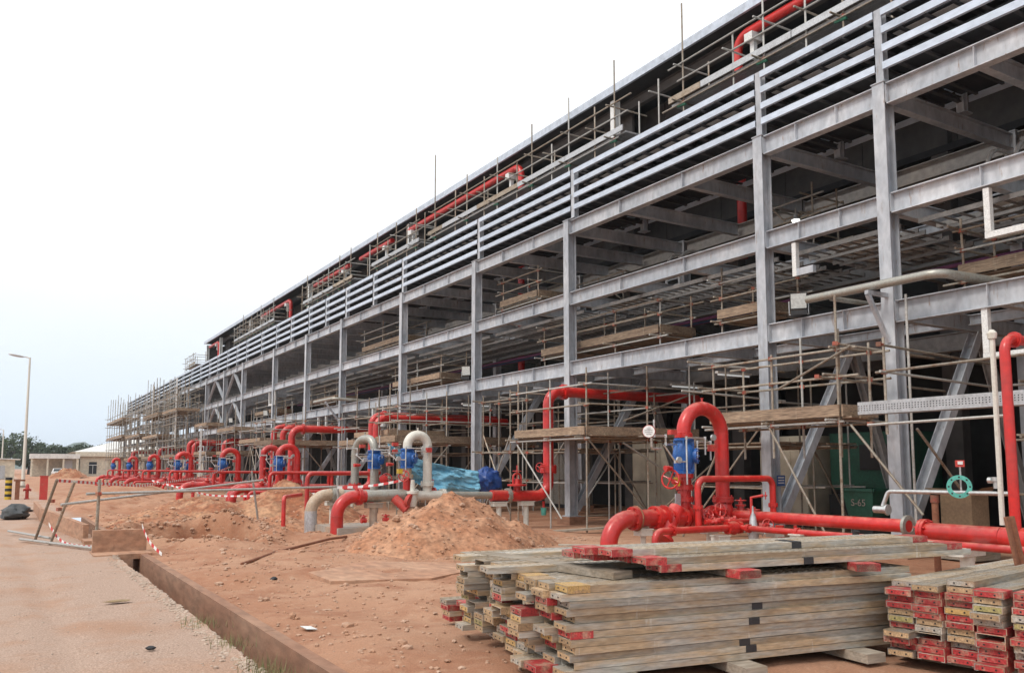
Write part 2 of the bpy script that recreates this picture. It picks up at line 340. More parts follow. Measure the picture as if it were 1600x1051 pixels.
# pale slab strip between drain and stack
sb = MB(); pts = [(4.15, 12.0), (5.55, 11.55), (6.9, 12.35), (7.1, 12.95), (5.6, 14.2), (4.2, 13.2)]
sb.add([(x, y, -.04) for x, y in pts]+[(x, y, .075) for x, y in pts], [(5, 4, 3, 2, 1, 0), (6, 7, 8, 9, 10, 11)]+[(i, (i+1) % 6, 6+(i+1) % 6, 6+i) for i in range(6)])
tag(sb.build('concrete_slab', 'concrete_orange', org=(5.5, 12.8, 0)), 'flat pale concrete slab lying in red earth left of the stacked planks', 'slab')

# stones and gravel
def rock(mb, x, y, z, s, sub=0):
    ph = random.random()*6; vs = []; sx = s*random.uniform(.7, 1.4); sy = s*random.uniform(.7, 1.4); sz = s*random.uniform(.45, .9)
    for q in ICO: 
        k = random.uniform(.8, 1.15); c, n_ = math.cos(ph), math.sin(ph)
        X, Y = q[0]*sx*k, q[1]*sy*k; vs.append((x+X*c-Y*n_, y+X*n_+Y*c, z+q[2]*sz*k))
    mb.add(vs, ICOF)
bmi = bmesh.new(); bmesh.ops.create_icosphere(bmi, subdivisions=1, radius=1); ICO = [tuple(v.co) for v in bmi.verts]; bmi.verts.index_update(); ICOF = [tuple(v.index for v in f.verts) for f in bmi.faces]; bmi.free()
def gravel_stuff():
    mb = MB()
    for _ in range(1900):
        y = 5.5+random.random()**1.7*17; x = random.uniform(-4.5-y*.1, 1.9); s = random.uniform(.004, .012)*(1+y*.02)
        rock(mb, x, y, gz(x, y)+s*.1, s)
    for _ in range(1300):                        # crumbling road edge
        y = 6.6+random.random()**1.5*12; x = 1.99-abs(random.gauss(0, .10)); s = random.uniform(.006, .028)
        rock(mb, x, y, gz(x, y)+s*.1, s)
    o = mb.build('loose_gravel', 'gravel'); tag(o, 'loose pale gravel scattered over the haul road', 'gravel', kind='stuff')
    mb = MB()
    for _ in range(5200):
        y = 6+random.random()**1.3*30; x = random.uniform(2.6, 12.5); s = random.uniform(.008, .03)*(2.2 if random.random() < .06 else 1)
        rock(mb, x, y, gz(x, y)+s*.25, s)
    for _ in range(500):
        a = random.random()*6.28; r = random.uniform(.85, 1.35); x = 4.3+1.45*r*math.cos(a); y = 22.2+2.5*r*math.sin(a); s = random.uniform(.015, .07)
        rock(mb, x, y, gz(x, y)+s*.2, s)
    o = mb.build('loose_earth_clods', 'stone'); tag(o, 'loose stones and dry clods over the red earth', 'stones', kind='stuff')
gravel_stuff()

def mound(name, label, cx, cy, rx, ry, h, mt, seed, ang=0, nst=500):
    t_ = thing(name, label, 'earth mound', (cx, cy, 0)); mb = MB(); n1, n2 = 64, 34; ca, sa = math.cos(ang), math.sin(ang)
    def hh(u, a):
        rr = u*(1+.34*noise.noise(Vector((math.cos(a)*1.7, math.sin(a)*1.7, seed))))
        base = max(0, 1-rr)**.95
        x = math.cos(a)*u*rx; y = math.sin(a)*u*ry
        z = h*base*(1+.38*fr(x, y, seed, .8)) + .13*h*abs(fr(x, y, seed+5, 2.2))*min(1, base*4) + .045*fr(x, y, seed, 6)
        z *= .93
        return x*ca-y*sa, x*sa+y*ca, z-.10*max(0, u-.75)/.25
    for i in range(n2+1):
        for k in range(n1):
            x, y, z = hh(i/n2*1.05, 2*math.pi*k/n1); mb.v.append((cx+x, cy+y, z+gz(cx+x, cy+y)*min(1, i/n2)-.02))
    for i in range(n2):
        for k in range(n1):
            k2 = (k+1) % n1; mb.f.append((i*n1+k, i*n1+k2, (i+1)*n1+k2, (i+1)*n1+k)[::-1])
    mb.f = [f[::-1] for f in mb.f]
    mb.build('heap', mt, t_, True)
    rk = MB()
    for _ in range(nst):
        u = random.random()**.5*1.3; x, y, z = hh(u, random.random()*6.28); z = z if u < 1 else .0; s = random.uniform(.010, .035)*(2.6 if random.random() < .08 else 1)
        rock(rk, cx+x, cy+y, z+gz(cx+x, cy+y)*u-.02+s*.2, s)
    o = rk.build('clods', 'stone', t_); o['kind'] = 'stuff'
mound('earth_mound', 'large red earth heap beside the plank stack, before the white pipes', 8.7, 16.9, 2.7, 2.2, 1.10, 'mound', 3, .25, 1300)
mound('earth_mound', 'darker red spoil heap behind the beige pipe elbow', 8.6, 29.0, 2.5, 2.8, 1.30, 'mound_dark', 11, .1, 500)
mound('earth_mound', 'rough excavated heap between the pit and the far red elbows', 5.6, 29.5, 2.2, 2.6, .75, 'mound_dark', 41, .3, 350)
mound('earth_mound', 'dark red heap just behind the dug pit', 3.9, 27.0, 1.5, 1.6, .5, 'mound_dark', 47, 0, 250)
mound('earth_mound', 'broad low heap before the far red elbows', 6.6, 35.5, 2.4, 2.2, .6, 'mound_dark', 53, 0, 200)
mound('earth_mound', 'low rough clod heap at the edge of the dug pit', 6.7, 23.6, 1.0, 1.5, .40, 'mound', 17, .4, 300)
mound('earth_mound', 'small distant brown heap near the cream building', 9.8, 165, 3.2, 3, 2.0, 'mound_dark', 23, 0, 40)
mound('earth_mound', 'low dark red heap beyond the tube barrier near the drain', 4.2, 43.5, 1.8, 3.5, .55, 'mound_dark', 31, .2, 200)
# ------------------------------------------------------------------ steel pipe rack
XF, XB = 14.9, 19.7
COLY = [-1.0, 4.4, 10.2, 13.4, 21.27, 27.34, 34.13, 41.9, 47.9, 54.8, 63.2, 69.3, 76.3, 85.0, 91.2, 98.2, 106.4, 112.4, 119.3, 127.3, 133.2]
LEV = [(4.97, .44), (7.13, .41), (9.40, .44)]
rack = thing('pipe_rack', 'long grey three-level steel rack with cable trays on top, right of the dirt', 'steel rack', (XF, 10, 0))
ro = Vector(ORG[rack.name])
cm = MB(); cz = 9.42
cm.box((-.14, 0, cz/2+.12), (.022, .27, cz-.24)); cm.box((.14, 0, cz/2+.12), (.022, .27, cz-.24)); cm.box((0, 0, cz/2+.12), (.258, .014, cz-.24))
cm.box((0, 0, .255), (.42, .40, .03)); cm.box((0, 0, cz+.012), (.34, .30, .024))
cobj = None
pm = MB(); pm.box((0, 0, .06), (.62, .62, .36)); pobj = None
bolts = MB()
for z, h in LEV:
    for s in (-1, 1):
        for k in range(4):
            for q in (-.05, .05): bolts.box((-.155, q*1.4, z-h+.08+k*.09), (.012, .022, .022))
for yi, y in enumerate(COLY):
    for xi, x in enumerate((XF, XB)):
        loc = (x-ro.x, y-ro.y, 0)
        if cobj is None:
            cobj = cm.build('column', 'steel'); cobj.parent = rack; cobj.location = loc
            pobj = pm.build('plinth', 'concrete_red'); pobj.parent = rack; pobj.location = loc
        else:
            c = share(cobj, 'column', rack, loc); p = share(pobj, 'plinth', rack, loc, random.uniform(-.05, .05))
# longitudinal beams with stiffeners, per bay
def stiff(mb, y, z, h, x):
    mb.box((x-.055, y, z-h/2), (.09, .012, h-.04)); mb.box((x+.055, y, z-h/2), (.09, .012, h-.04))
for a, b_ in zip(COLY[:-1], COLY[1:]):
    Lb = b_-a; far = a > 70
    for li, (z, h) in enumerate(LEV):
        mb = MB().isec((XF, a+.15, z-h/2), (XF, b_-.15, z-h/2), h, .22)
        for k in (1, 2): stiff(mb, a+Lb*k/3, z, h, XF)
        if not far:
            mb.box((XF-.02, a+.145, z-h/2), (.20, .016, h*.86)); mb.box((XF-.02, b_-.145, z-h/2), (.20, .016, h*.86))
        mb.build('beam', 'steel', rack)
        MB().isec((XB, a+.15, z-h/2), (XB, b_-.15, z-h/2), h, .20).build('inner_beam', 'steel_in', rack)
        if li < 2 and a < 90: MB().isec((17.3, a+.15, z-.06-.12), (17.3, b_-.15, z-.06-.12), .22, .14).build('joist', 'steel', rack)
        if a > 120: continue
        hh = .34 if li < 2 else .36
        for k in ((0, 1, 2) if Lb > 5 else (0,)):
            y = a+Lb*k/3
            MB().isec((XF+(.16 if k == 0 else .02), y, z-.03-hh/2), (XB-.16, y, z-.03-hh/2), hh, .17).build('cross_beam', 'steel', rack)
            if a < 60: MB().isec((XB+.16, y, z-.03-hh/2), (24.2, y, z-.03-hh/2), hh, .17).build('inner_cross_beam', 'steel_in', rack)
    # raking brace from the foot of the front column into the rack
    MB().isec((XF+.17, a, .45), (17.75, a, 4.55), .22, .2, up=(0, 1, 0)).build('brace', 'steel', rack)
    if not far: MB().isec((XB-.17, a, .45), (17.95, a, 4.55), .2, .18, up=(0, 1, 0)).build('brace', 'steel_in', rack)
for a, b_ in ((63.2, 69.3), (69.3, 76.3), (127.3, 133.2)):   # diagonals in the far facade bays
    mid = (a+b_)/2
    for z0, z1 in ((7.13, 9.0), (4.97, 6.75)):
        MB().isec((XF, a+.2, z0), (XF, mid, z1), .18, .16).build('diagonal', 'steel', rack); MB().isec((XF, b_-.2, z0), (XF, mid, z1), .18, .16).build('diagonal', 'steel', rack)

# cable trays on top: four levels of edge channels, rungs, decks, posts
POSTY = [-1, 4.4, 10.2, 13.4, 21.0, 27.1, 34.13, 37.6, 41.4, 44.6, 47.6, 51.2, 54.5, 58.2, 62.4, 65.4, 68.6, 72.2, 75.5, 79.4, 83.6, 88.2, 92, 96, 100, 104.5, 109, 113.5, 118, 122.5, 127, 131]
TZ = [11.0, 10.62, 10.23, 9.86]
XT = 17.7
pst = None
for y in POSTY:
    for x in (XF+.02, XT):
        loc = (x-ro.x, y-ro.y, 0)
        if pst is None:
            q = MB(); z0, z1 = 9.44, 11.02
            q.box((-.075, 0, (z0+z1)/2), (.014, .17, z1-z0)); q.box((.075, 0, (z0+z1)/2), (.014, .17, z1-z0)); q.box((0, 0, (z0+z1)/2), (.136, .01, z1-z0)); q.box((0, 0, 9.446), (.3, .3, .02))
            pst = q.build('tray_post', 'steel'); pst.parent = rack; pst.location = loc
        else: share(pst, 'tray_post', rack, loc)
    for z in TZ:
        MB().isec((XF+.1, y, z-.11), (XT-.08, y, z-.11), .12, .10).build('tray_bracket', 'rung', rack)
rung = None; ry = []; farr = MB()
for a, b_ in zip(POSTY[:-1], POSTY[1:]):
    for li, z in enumerate(TZ):
        e0, e1 = a+.088, b_-.088
        q = MB(); q.bar((XF-.09, e0, z-.075), (XF-.09, e1, z-.075), .012, .15); q.bar((XF-.055, e0, z-.006), (XF-.055, e1, z-.006), .06, .012); q.bar((XF-.055, e0, z-.144), (XF-.055, e1, z-.144), .06, .012)
        q.build('tray_rail', 'rail', rack)
        MB().bar((XT+.12, e0, z-.075), (XT+.12, e1, z-.075), .014, .15).build('tray_rail', 'rail', rack)
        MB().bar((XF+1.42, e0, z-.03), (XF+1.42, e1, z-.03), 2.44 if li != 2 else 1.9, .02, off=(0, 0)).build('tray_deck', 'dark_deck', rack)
        n_ = max(2, int((e1-e0)/.55))
        for k in range(n_):
            y = e0+(k+.5)*(e1-e0)/n_
            ry.append((y, z))
ry.sort()
for i, (y, z) in enumerate(ry):
    if i < 296:
        loc = (XF+1.4-ro.x, y-ro.y, z-.10)
        if rung is None:
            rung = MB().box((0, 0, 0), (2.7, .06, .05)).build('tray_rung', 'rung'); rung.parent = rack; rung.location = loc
        else: share(rung, 'tray_rung', rack, loc)
    else: farr.box((XF+1.4, y, z-.10), (2.7, .06, .05))
farr.build('tray_rungs_far', 'rung', rack)['kind'] = 'stuff'
# pale galvanised strip put in the tray gap to imitate daylight through it
for a, b_ in zip(POSTY[:-1], POSTY[1:]):
    if a < 60: MB().bar((XF+1.9, a+.2, 10.52), (XF+1.9, b_-.2, 10.52), .02, .16).build('gap_daylight_strip', 'galv', rack)
for a, b_ in zip(POSTY[:14], POSTY[1:15]): MB().bar((XF+.42, a+.1, 10.563), (XF+.42, b_-.1, 10.563), .26, .012).build('deck_daylight_strip', 'white', rack)  # white strip under the second deck imitates daylight between the rungs
# ladder trays hung inside at the second level
for x in (15.9, 16.75, 17.6, 18.5):
    for a, b_ in zip(COLY[1:9], COLY[2:10]):
        q = MB(); q.bar((x-.3, a+.2, 6.66), (x-.3, b_-.2, 6.66), .03, .1); q.bar((x+.3, a+.2, 6.66), (x+.3, b_-.2, 6.66), .03, .1)
        y = a+.3
        while y < b_-.2: q.box((x, y, 6.63), (.57, .05, .03)); y += .3
        q.build('ladder_tray', 'ladder_in', rack)
        if random.random() < .8:
            y0 = random.uniform(a+.5, b_-2.0); MB().box((x, y0+.7, 6.70), (.5, random.uniform(.8, 1.8), .012)).build('bright_gap_panel', 'white', rack)  # white panels imitate bright sky gaps seen through the ladder trays
for x, z, mm in ((18.0, 6.2, 'magenta'), (18.15, 6.22, 'cable_teal'), (18.3, 6.2, 'cable_blue'), (18.6, 6.24, 'magenta')):
    MB().tube([(x, 1, z), (x, 60, z)], .05, 8).build('conduit', mm, rack, True)
for a, b_ in zip(COLY[1:8], COLY[2:9]):
    MB().tube([(16.1, a+.3, 7.42), (16.1, b_-.3, 7.42)], .035, 8).build('yellow_conduit', 'yellow', rack, True)
# outrigger frames hung from the beams on the front
for y, z0 in ((12.5, 7.13),):
    MB().bar((XF-.02, y, z0-.44), (XF-.02, y, z0-1.2), .11, .11, up=(0, 1, 0)).build('hanger_post', 'white', rack); MB().bar((XF-.02, y-.5, z0-1.12), (XF-.02, y, z0-1.12), .1, .16).build('hanger_plate', 'steel', rack)
for y, z0 in ((8.2, 7.13), (55.9, 7.13), (8.35, 4.97), (45.6, 4.97), (37.5, 4.97)):
    q = MB(); q.bar((XF-.02, y, z0-.44), (XF-.02, y, z0-1.25), .11, .11, up=(0, 1, 0)); q.bar((XF-.02, y-1.3, z0-.44), (XF-.02, y-1.3, z0-1.25), .11, .11, up=(0, 1, 0)); q.bar((XF-.02, y-1.36, z0-1.3), (XF-.02, y+.06, z0-1.3), .11, .11)
    q.build('hanger_frame', 'white', rack)
# ------------------------------------------------------------------ hall behind the rack
hall = thing('hall_building', 'tall dark hall behind the rack, thin pale roof edge sloping across the sky', 'building', (22, 50, 0))
YE = 105.0
def part(mb, name, m_, sm=False): return mb.build(name, m_, hall, sm)
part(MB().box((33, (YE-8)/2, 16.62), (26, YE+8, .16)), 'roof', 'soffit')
part(MB().box((19.97, (YE-8)/2, 16.60), (.10, YE+8, .26)), 'roof_edge', 'fascia')
part(MB().box((20.08, (YE-8)/2, 16.76), (.3, YE+8, .05)), 'gutter', 'fascia')
part(MB().isec((20.9, -8, 16.2), (20.9, YE-.3, 16.2), .42, .22), 'eaves_beam', 'clad')
k = 0; y = -8
while y < YE-1:
    y1 = min(y+3.0, YE-.05)
    part(MB().box((22.3, (y+y1)/2, 13.55), (.12, y1-y-.03, 5.8)), 'wall_panel', 'clad'); y = y1
part(MB().box((33, YE-.1, 8.2), (25, .15, 16.4)), 'end_wall', 'clad')
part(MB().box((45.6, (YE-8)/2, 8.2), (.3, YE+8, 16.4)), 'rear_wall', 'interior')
part(MB().box((33.5, (YE-8)/2, 10.55), (23, YE+8, .2)), 'added_upper_floor', 'soffit')  # both inner floor slabs are added to keep the interior dark
part(MB().box((33.3, (YE-8)/2, 5.05), (23, YE+8, .22)), 'added_lower_floor', 'soffit')
for a, b_ in zip(COLY[:-5], COLY[1:-4]):
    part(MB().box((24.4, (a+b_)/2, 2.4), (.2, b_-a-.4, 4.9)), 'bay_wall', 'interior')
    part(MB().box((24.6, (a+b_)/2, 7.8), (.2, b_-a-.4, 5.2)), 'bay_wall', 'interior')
    part(MB().box((22.2, a, 8.2), (.36, .5, 16.2)), 'hall_column', 'clad')
for y in (25.8, 45.8, 65.2, 84, 97.5, 104.7):
    part(MB().isec((20.35, y, 11), (20.35, y, 16.35), .30, .26, up=(1, 0, 0)), 'eaves_post', 'white')
    part(MB().box((21.4, y+1.1, 13.6), (.12, 1.9, 5.5)), 'fin_wall', 'clad')
# walkway slab behind the trays
part(MB().box((19.9, (YE-8)/2, 11.9), (4.6, YE+8, .16)), 'gallery_floor', 'soffit')
# red eaves water main, in runs with dropped elbows
def redrun(y0, y1, lab, drop0=True, drop1=False, x=20.35, z=16.0):
    t_ = thing('fire_main', lab, 'pipe', (x, y0, 11), 'red pipes under the eaves')
    p = []
    if drop0: p += [(x, y0, 5.4)]
    p += [(x, y0, z), (x, y1, z)]
    if drop1: p += [(x, y1, 8.5)]
    MB().pipe(p, .16, .5, 12).build('pipe', 'red', t_, True)
    n_ = int((y1-y0)/9)
    for k in range(n_+1):
        yy = y0+.9+k*(y1-y0-1.6)/max(1, n_)
        q = MB().box((x, yy, z-.30), (.5, .34, .26)); q.box((x, yy, z-.6), (.16, .16, .5)); q.build('saddle', 'white', t_)
redrun(3, 19.2, 'red pipe run under the roof edge at the top right', False, True)
redrun(33.0, 46.0, 'long red pipe run under the roof edge with a drop elbow mid facade', True); redrun(48.5, 54, 'red pipe piece left of the second white eaves post', False)
redrun(56.2, 64, 'red pipe behind the left scaffold bay under the eaves', False); redrun(70.5, 80, 'red pipe with drop elbow at the left part of the eaves', True); redrun(98.5, 103.5, 'last red elbow at the far left roof end', True)
# ------------------------------------------------------------------ piping
def flange(parent, c, ax, r, m_='red', th=.05, name='flange'):
    q = MB(); q.lathe(Vector(c)-Vector(ax)*th, ax, [(0, r*1.5), (th*.92, r*1.5), (th*.96, r*1.42), (th*1.04, r*1.42), (th*1.08, r*1.5), (2*th, r*1.5)], 18)
    d, a, b_ = q.frame(ax)
    for k in range(8):
        an = 2*math.pi*(k+.5)/8; o = (a*math.cos(an)+b_*math.sin(an))*r*1.3
        q.lathe(Vector(c)+o-d*th*1.7, d, [(0, .014), (th*3.4, .014)], 6)
    return q.build(name, m_, parent, True)
def wheel(parent, c, ax, R_=.13, m_='red', name='handwheel'):
    q = MB().ring(c, ax, R_, R_*.1); d, a, b_ = q.frame(ax); c = Vector(c)
    for k in range(4):
        an = math.pi*k/2+.4; q.tube([c, c+(a*math.cos(an)+b_*math.sin(an))*R_], R_*.08, 6)
    q.lathe(c-d*.03, d, [(0, R_*.2), (.06, R_*.2)], 8)
    return q.build(name, m_, parent, True)
def gate_valve(parent, c, ax, r, up=(0, 0, 1), m_='red', lift=1.0):
    c = Vector(c); u = Vector(up); a = Vector(ax)
    q = MB().lathe(c-a*r*1.5, a, [(0, r*1.5), (.05, r*1.5), (.055, r), (r*.8, r*1.15), (r*2.2, r*1.15), (r*3-.055, r), (r*3-.05, r*1.5), (r*3, r*1.5)], 16)
    q.lathe(c+u*r*.6, u, [(0, r*.85), (r*1.2, r*.7), (r*1.25, r*1.05), (r*1.6, r*1.05), (r*1.62, r*.45), (r*2.1, r*.4)], 14)
    v = q.build('valve', m_, parent, True)
    y = MB(); d, e1, e2 = y.frame(u, a)
    for s in (-1, 1): y.bar(c+u*r*1.9+e1*s*r*.5, c+u*r*(3.6*lift)+e1*s*r*.2, .035, .03, a)
    y.tube([c+u*r*1.8, c+u*r*(4.4*lift)], .016, 8); y.build('yoke', m_, v, True)
    wheel(v, c+u*r*(3.7*lift), u, max(.10, r*1.05), m_)
    return v
def gauge(parent, c, ax, r=.05):
    q = MB().lathe(c, ax, [(0, r), (.04, r)], 14).build('gauge', 'chrome', parent, True)
    MB().lathe(Vector(c)-Vector(ax)*.003, ax, [(0, r*.86), (.002, r*.86)], 14).build('dial', 'gauge_face', q)
def support(parent, x, y, z, r=.055, m_='pipe_white', w_=.34, z0=-.05):
    MB().lathe((x, y, z0), (0, 0, 1), [(0, r), (z-.13-z0, r)], 12).build('support_post', m_, parent, True)
    q = MB().box((x, y, z-.075), (w_, .22, .11)); q.box((x, y, z-.015), (w_*1.1, .26, .02)); q.box((x, y, z0+.03), (r*4, r*4, .02)); q.build('support_plate', m_, parent)
def alarm_valve(parent, x, y, z0, z1, r, trim=1, side=-1):
    h = z1-z0; q = MB().lathe((x, y, z0), (0, 0, 1), [(0, r*1.5), (.04, r*1.5), (.045, r*1.05), (h*.22, r*1.3), (h*.5, r*1.75), (h*.72, r*1.55), (h*.86, r*1.05), (h-.045, r*1.05), (h-.04, r*1.5), (h, r*1.5)], 18)
    for k in range(4):
        an = math.pi/4+k*math.pi/2; q.bar((x+math.cos(an)*r*1.3, y+math.sin(an)*r*1.3, z0+.04), (x+math.cos(an)*r*1.3, y+math.sin(an)*r*1.3, z1-.04), .022, r*.5, (math.cos(an), math.sin(an), 0))
    v = q.build('alarm_valve', 'blue', parent, True)
    c = Vector((x+r*.75, y-r*.9, z0+h*.5)); ax = Vector((.62, -.78, 0))
    q = MB().lathe(c, ax, [(0, r*1.0), (r*.5, r*1.0), (r*.52, r*1.2), (r*.8, r*1.2), (r*.85, r*.5)], 16)
    d, e1, e2 = q.frame(ax)
    for k in range(8):
        an = 2*math.pi*k/8; q.lathe(c+ax*r*.78+(e1*math.cos(an)+e2*math.sin(an))*r*1.05, ax, [(0, .014), (.03, .014)], 6)
    q.build('cover_plate', 'blue', v, True)
    if not trim: return v
    # bright trim piping round the valve
    f = -r*1.9
    for p in ([(x-r*1.2, y+f, z0-.2), (x-r*1.2, y+f, z1+.0), (x+.32, y+f, z1+.0), (x+.32, y+f, z0+.35)], [(x+r*1.3, y+f*.8, z0+.3), (x+r*1.3, y+f*.8, z1-.07), (x+.5, y+f*.8, z1-.07), (x+.5, y+f*.8, z0+.25)],
              [(x-r*1.4, y, z1-.12), (x-.55, y-.12, z1-.12), (x-.55, y-.12, z1+.03), (x-.85, y-.15, z1+.03), (x-.85, y-.15, z1+.32)], [(x-.6, y-.12, z1-.13), (x-.40, y-.2, z0+.22), (x-.15, y-.2, z0+.22)]):
        mbp = MB().tube(fillet(p, .03, 3), .017, 8)
        for pt in p[1:-1]: mbp.lathe(Vector(pt)-Vector((0, 0, .03)), (0, 0, 1), [(0, .027), (.06, .027)], 8)
        mbp.build('trim_pipe', 'chrome', parent, True)
    gauge(parent, (x-.36, y-.24, z0+.25), (0, -1, 0), .06); gauge(parent, (x+.56, y+f*.8, z1+.02), (0, -1, 0), .06); 
    MB().box((x-.42, y-.16, z1+.10), (.15, .10, .09)).build('switch_box', 'red_matt', parent); MB().box((x+.54, y+f*.8, z0+.48), (.14, .10, .12)).build('switch_box', 'red_matt', parent)
    MB().lathe((x-.48, y-.2, z0+.1), (-1, -.2, 0), [(0, .03), (.12, .05), (.2, .05)], 10).build('drain_cock', 'red', parent, True)
    return v
def gong(parent, x, y, z):
    g_ = MB().lathe((x, y, z), (-.75, -.66, 0), [(0, .04), (.05, .04), (.06, .105), (.11, .118), (.125, .114)], 20).build('alarm_gong', 'red', parent, True)
    d = Vector((-.75, -.66, 0)); c = Vector((x, y, z))+d*.128
    MB().lathe(c, d, [(0, .108), (.004, .108)], 20).build('gong_plate', 'gauge_face', g_, True)
    q = MB(); u = Vector((0, 0, 1)); s_ = d.cross(u).normalized()
    for k, w_ in ((.05, .08), (.02, .14), (-.015, .14), (-.05, .09)):
        q.bar(c+d*.006+u*k-s_*w_/2, c+d*.006+u*k+s_*w_/2, .012, .004, u)
    q.build('lettering', 'black', g_)
    MB().tube(fillet([(x, y, z), (x+.12, y+.1, z), (x+.12, y+.1, z-.3), (x+.35, y+.1, z-.3)], .04, 3), .022, 8).build('gong_pipe', 'chrome', parent, True)
def hump(parent, xa, xb, y, za, zb, ztop, r, m_, ya=None):
    ya = y if ya is None else ya
    b = math.hypot(xb-xa, ya-y)/2
    MB().pipe([(xa, y, za), (xa, y, ztop), (xb, ya, ztop), (xb, ya, zb)], r, b*.98, 18).build('arch_pipe', m_, parent, True)
    MB().lathe(((xa+xb)/2, (y+ya)/2, ztop+r), (0, 0, 1), [(0, .02), (.05, .02), (.055, .03), (.07, .03)], 8).build('vent_plug', m_, parent, True)
RS = 'fire water valve stations'
# --- the near red station
s1 = thing('valve_station', 'near red fire-water station with blue valve and tall arch pipe', 'valve station', (11, 12, 0), RS)
Y = 12.0; z = .80; r = .155
MB().pipe([(9.2, Y, -.25), (9.2, Y, z), (10.35, Y, z)], r, .46, 22).build('inlet_elbow', 'red', s1, True)
flange(s1, (9.78, Y, z), (1, 0, 0), r*.92); MB().ring((9.82, Y, z), (1, 0, 0), r*1.36, .02, 22).build('gasket', 'rust', s1, True)
MB().tube([(9.8, Y, z), (10.9, Y, z)], r*.98, 22).build('pipe', 'red', s1, True)
flange(s1, (10.27, Y, z), (1, 0, 0), r*.92)
q = MB().tube([(10.78, Y-.03, z+.16), (10.35, Y-.10, z-.36)], r*.98, 18); q.lathe((10.40, Y-.09, z-.32), (-.63, -.1, -.77), [(0, r*1.0), (.04, r*1.32), (.10, r*1.32)], 18); q.build('strainer', 'red', s1, True)
q = MB().lathe((10.45, Y, z), (1, 0, 0), [(0, r*1.45), (.05, r*1.45), (.06, r*1.1), (.2, r*1.25), (.4, r*1.3), (.55, r*1.1), (.56, r*1.45), (.6, r*1.45)], 18); q.build('strainer_body', 'red', s1, True)
MB().tube([(11.0, Y, z-.12), (11.0, Y, 1.35)], .12, 18).build('riser', 'red', s1, True)
for zz in (1.12, 1.34, 1.56): flange(s1, (11.0, Y, zz), (0, 0, 1), .115, th=.035)
MB().lathe((11.0, Y, 1.36), (0, 0, 1), [(0, .13), (.18, .13)], 16).build('butterfly_valve', 'red', s1, True)
MB().tube([(11.0, Y, 1.45), (10.62, Y-.12, 1.45)], .05, 10).build('valve_gear', 'red', s1, True); MB().box((10.72, Y-.1, 1.45), (.07, .1, .16)).build('valve_tag', 'yellow', s1)
wheel(s1, (10.52, Y-.15, 1.5), (-.9, -.4, .1), .17)
MB().box((10.78, Y-.05, 1.02), (.12, .03, .42)).build('bracket_plate', 'galv', s1)
alarm_valve(s1, 11.0, Y, 1.60, 2.26, .125); gong(s1, 10.05, Y-.15, 2.36)
flange(s1, (11.0, Y, 2.31), (0, 0, 1), .115, th=.035)
hump(s1, 11.0, 11.98, Y, 2.3, 1.0, 2.84, .135, 'red')
flange(s1, (11.98, Y, 1.10), (0, 0, 1), .135); MB().lathe((11.98, Y, .62), (0, 0, 1), [(0, .16), (.12, .2), (.3, .2), (.44, .145)], 18).build('tee', 'red', s1, True)
MB().tube([(11.15, Y, z), (12.3, Y, z)], .13, 18).build('pipe', 'red', s1, True)
gate_valve(s1, (11.45, Y-.04, z), (1, 0, 0), .12, (0, -.95, .3)); gate_valve(s1, (11.2, Y+.22, z+.08), (1, 0, 0), .1, (0, .1, 1))
flange(s1, (11.72, Y, z), (1, 0, 0), .13); flange(s1, (11.12, Y, z), (1, 0, 0), .13)
# crowded low fittings
for x, yy, zz, rr_ in ((11.3, Y-.18, .74, .085), (11.75, Y-.22, .7, .075), (12.35, Y-.1, .78, .1)): gate_valve(s1, (x, yy, zz), (.85, -.5, 0), rr_, (-.35, -.8, .45) if x < 11.5 else (0, 0, 1), lift=.8)
for x in (10.62, 10.92, 11.3, 11.58, 11.88): flange(s1, (x, Y-.06, z-.02), (1, 0, 0), .115, th=.035)
for k in range(5): MB().lathe((11.15+.16*k, Y-.40, .70+.05*(k % 2)), (.7, -.7, .1), [(0, .05), (.05, .05), (.06, .03), (.14, .03), (.15, .055), (.2, .055)], 10).build('fitting', 'red', s1, True)
MB().tube([(11.1, Y-.42, .72), (12.1, Y-.62, .72)], .045, 10).build('test_pipe', 'red', s1, True)
MB().tube([(12.75, 11.3, .62), (12.75, 11.3, -.05)], .085, 12).build('drain_leg', 'red', s1, True); MB().tube([(12.95, 11.1, .62), (12.95, 11.1, .25)], .035, 10).build('drain_leg', 'red', s1, True)
# bypass and drain lines
MB().pipe([(11.02, Y-.33, .62), (11.02, Y-.33, 1.50), (13.0, Y-.33, 1.50), (13.0, Y-.33, .72)], .062, .16, 14).build('bypass_pipe', 'red', s1, True)
for c in ((11.02, Y-.33, .98), (13.0, Y-.33, .98)): flange(s1, c, (0, 0, 1), .06, th=.025)
MB().pipe([(9.62, 11.25, -.1), (9.62, 11.25, .62), (11.55, 11.25, .62)], .062, .16, 14).build('drain_pipe', 'red', s1, True)
flange(s1, (10.02, 11.25, .62), (1, 0, 0), .06, th=.025)
for x in (11.35, 11.62): flange(s1, (x, 11.25, .62), (1, 0, 0), .075, th=.03)
MB().lathe((11.36, 11.25, .62), (1, 0, 0), [(0, .09), (.12, .13), (.24, .09)], 14).build('check_valve', 'red', s1, True)
gate_valve(s1, (12.25, 11.45, .64), (.6, -.75, 0), .075, (0, 0, 1)); gate_valve(s1, (12.0, 11.0, .62), (.7, -.7, 0), .06, (-.4, -.8, .3))
MB().lathe((11.72, 11.0, .22), (0, 0, 1), [(0, .09), (.05, .09), (.06, .05), (.16, .05), (.17, .08), (.28, .10), (.4, .10), (.46, .07), (.6, .055), (.68, .02), (.8, .012)], 14).build('relief_valve', 'galv', s1, True)
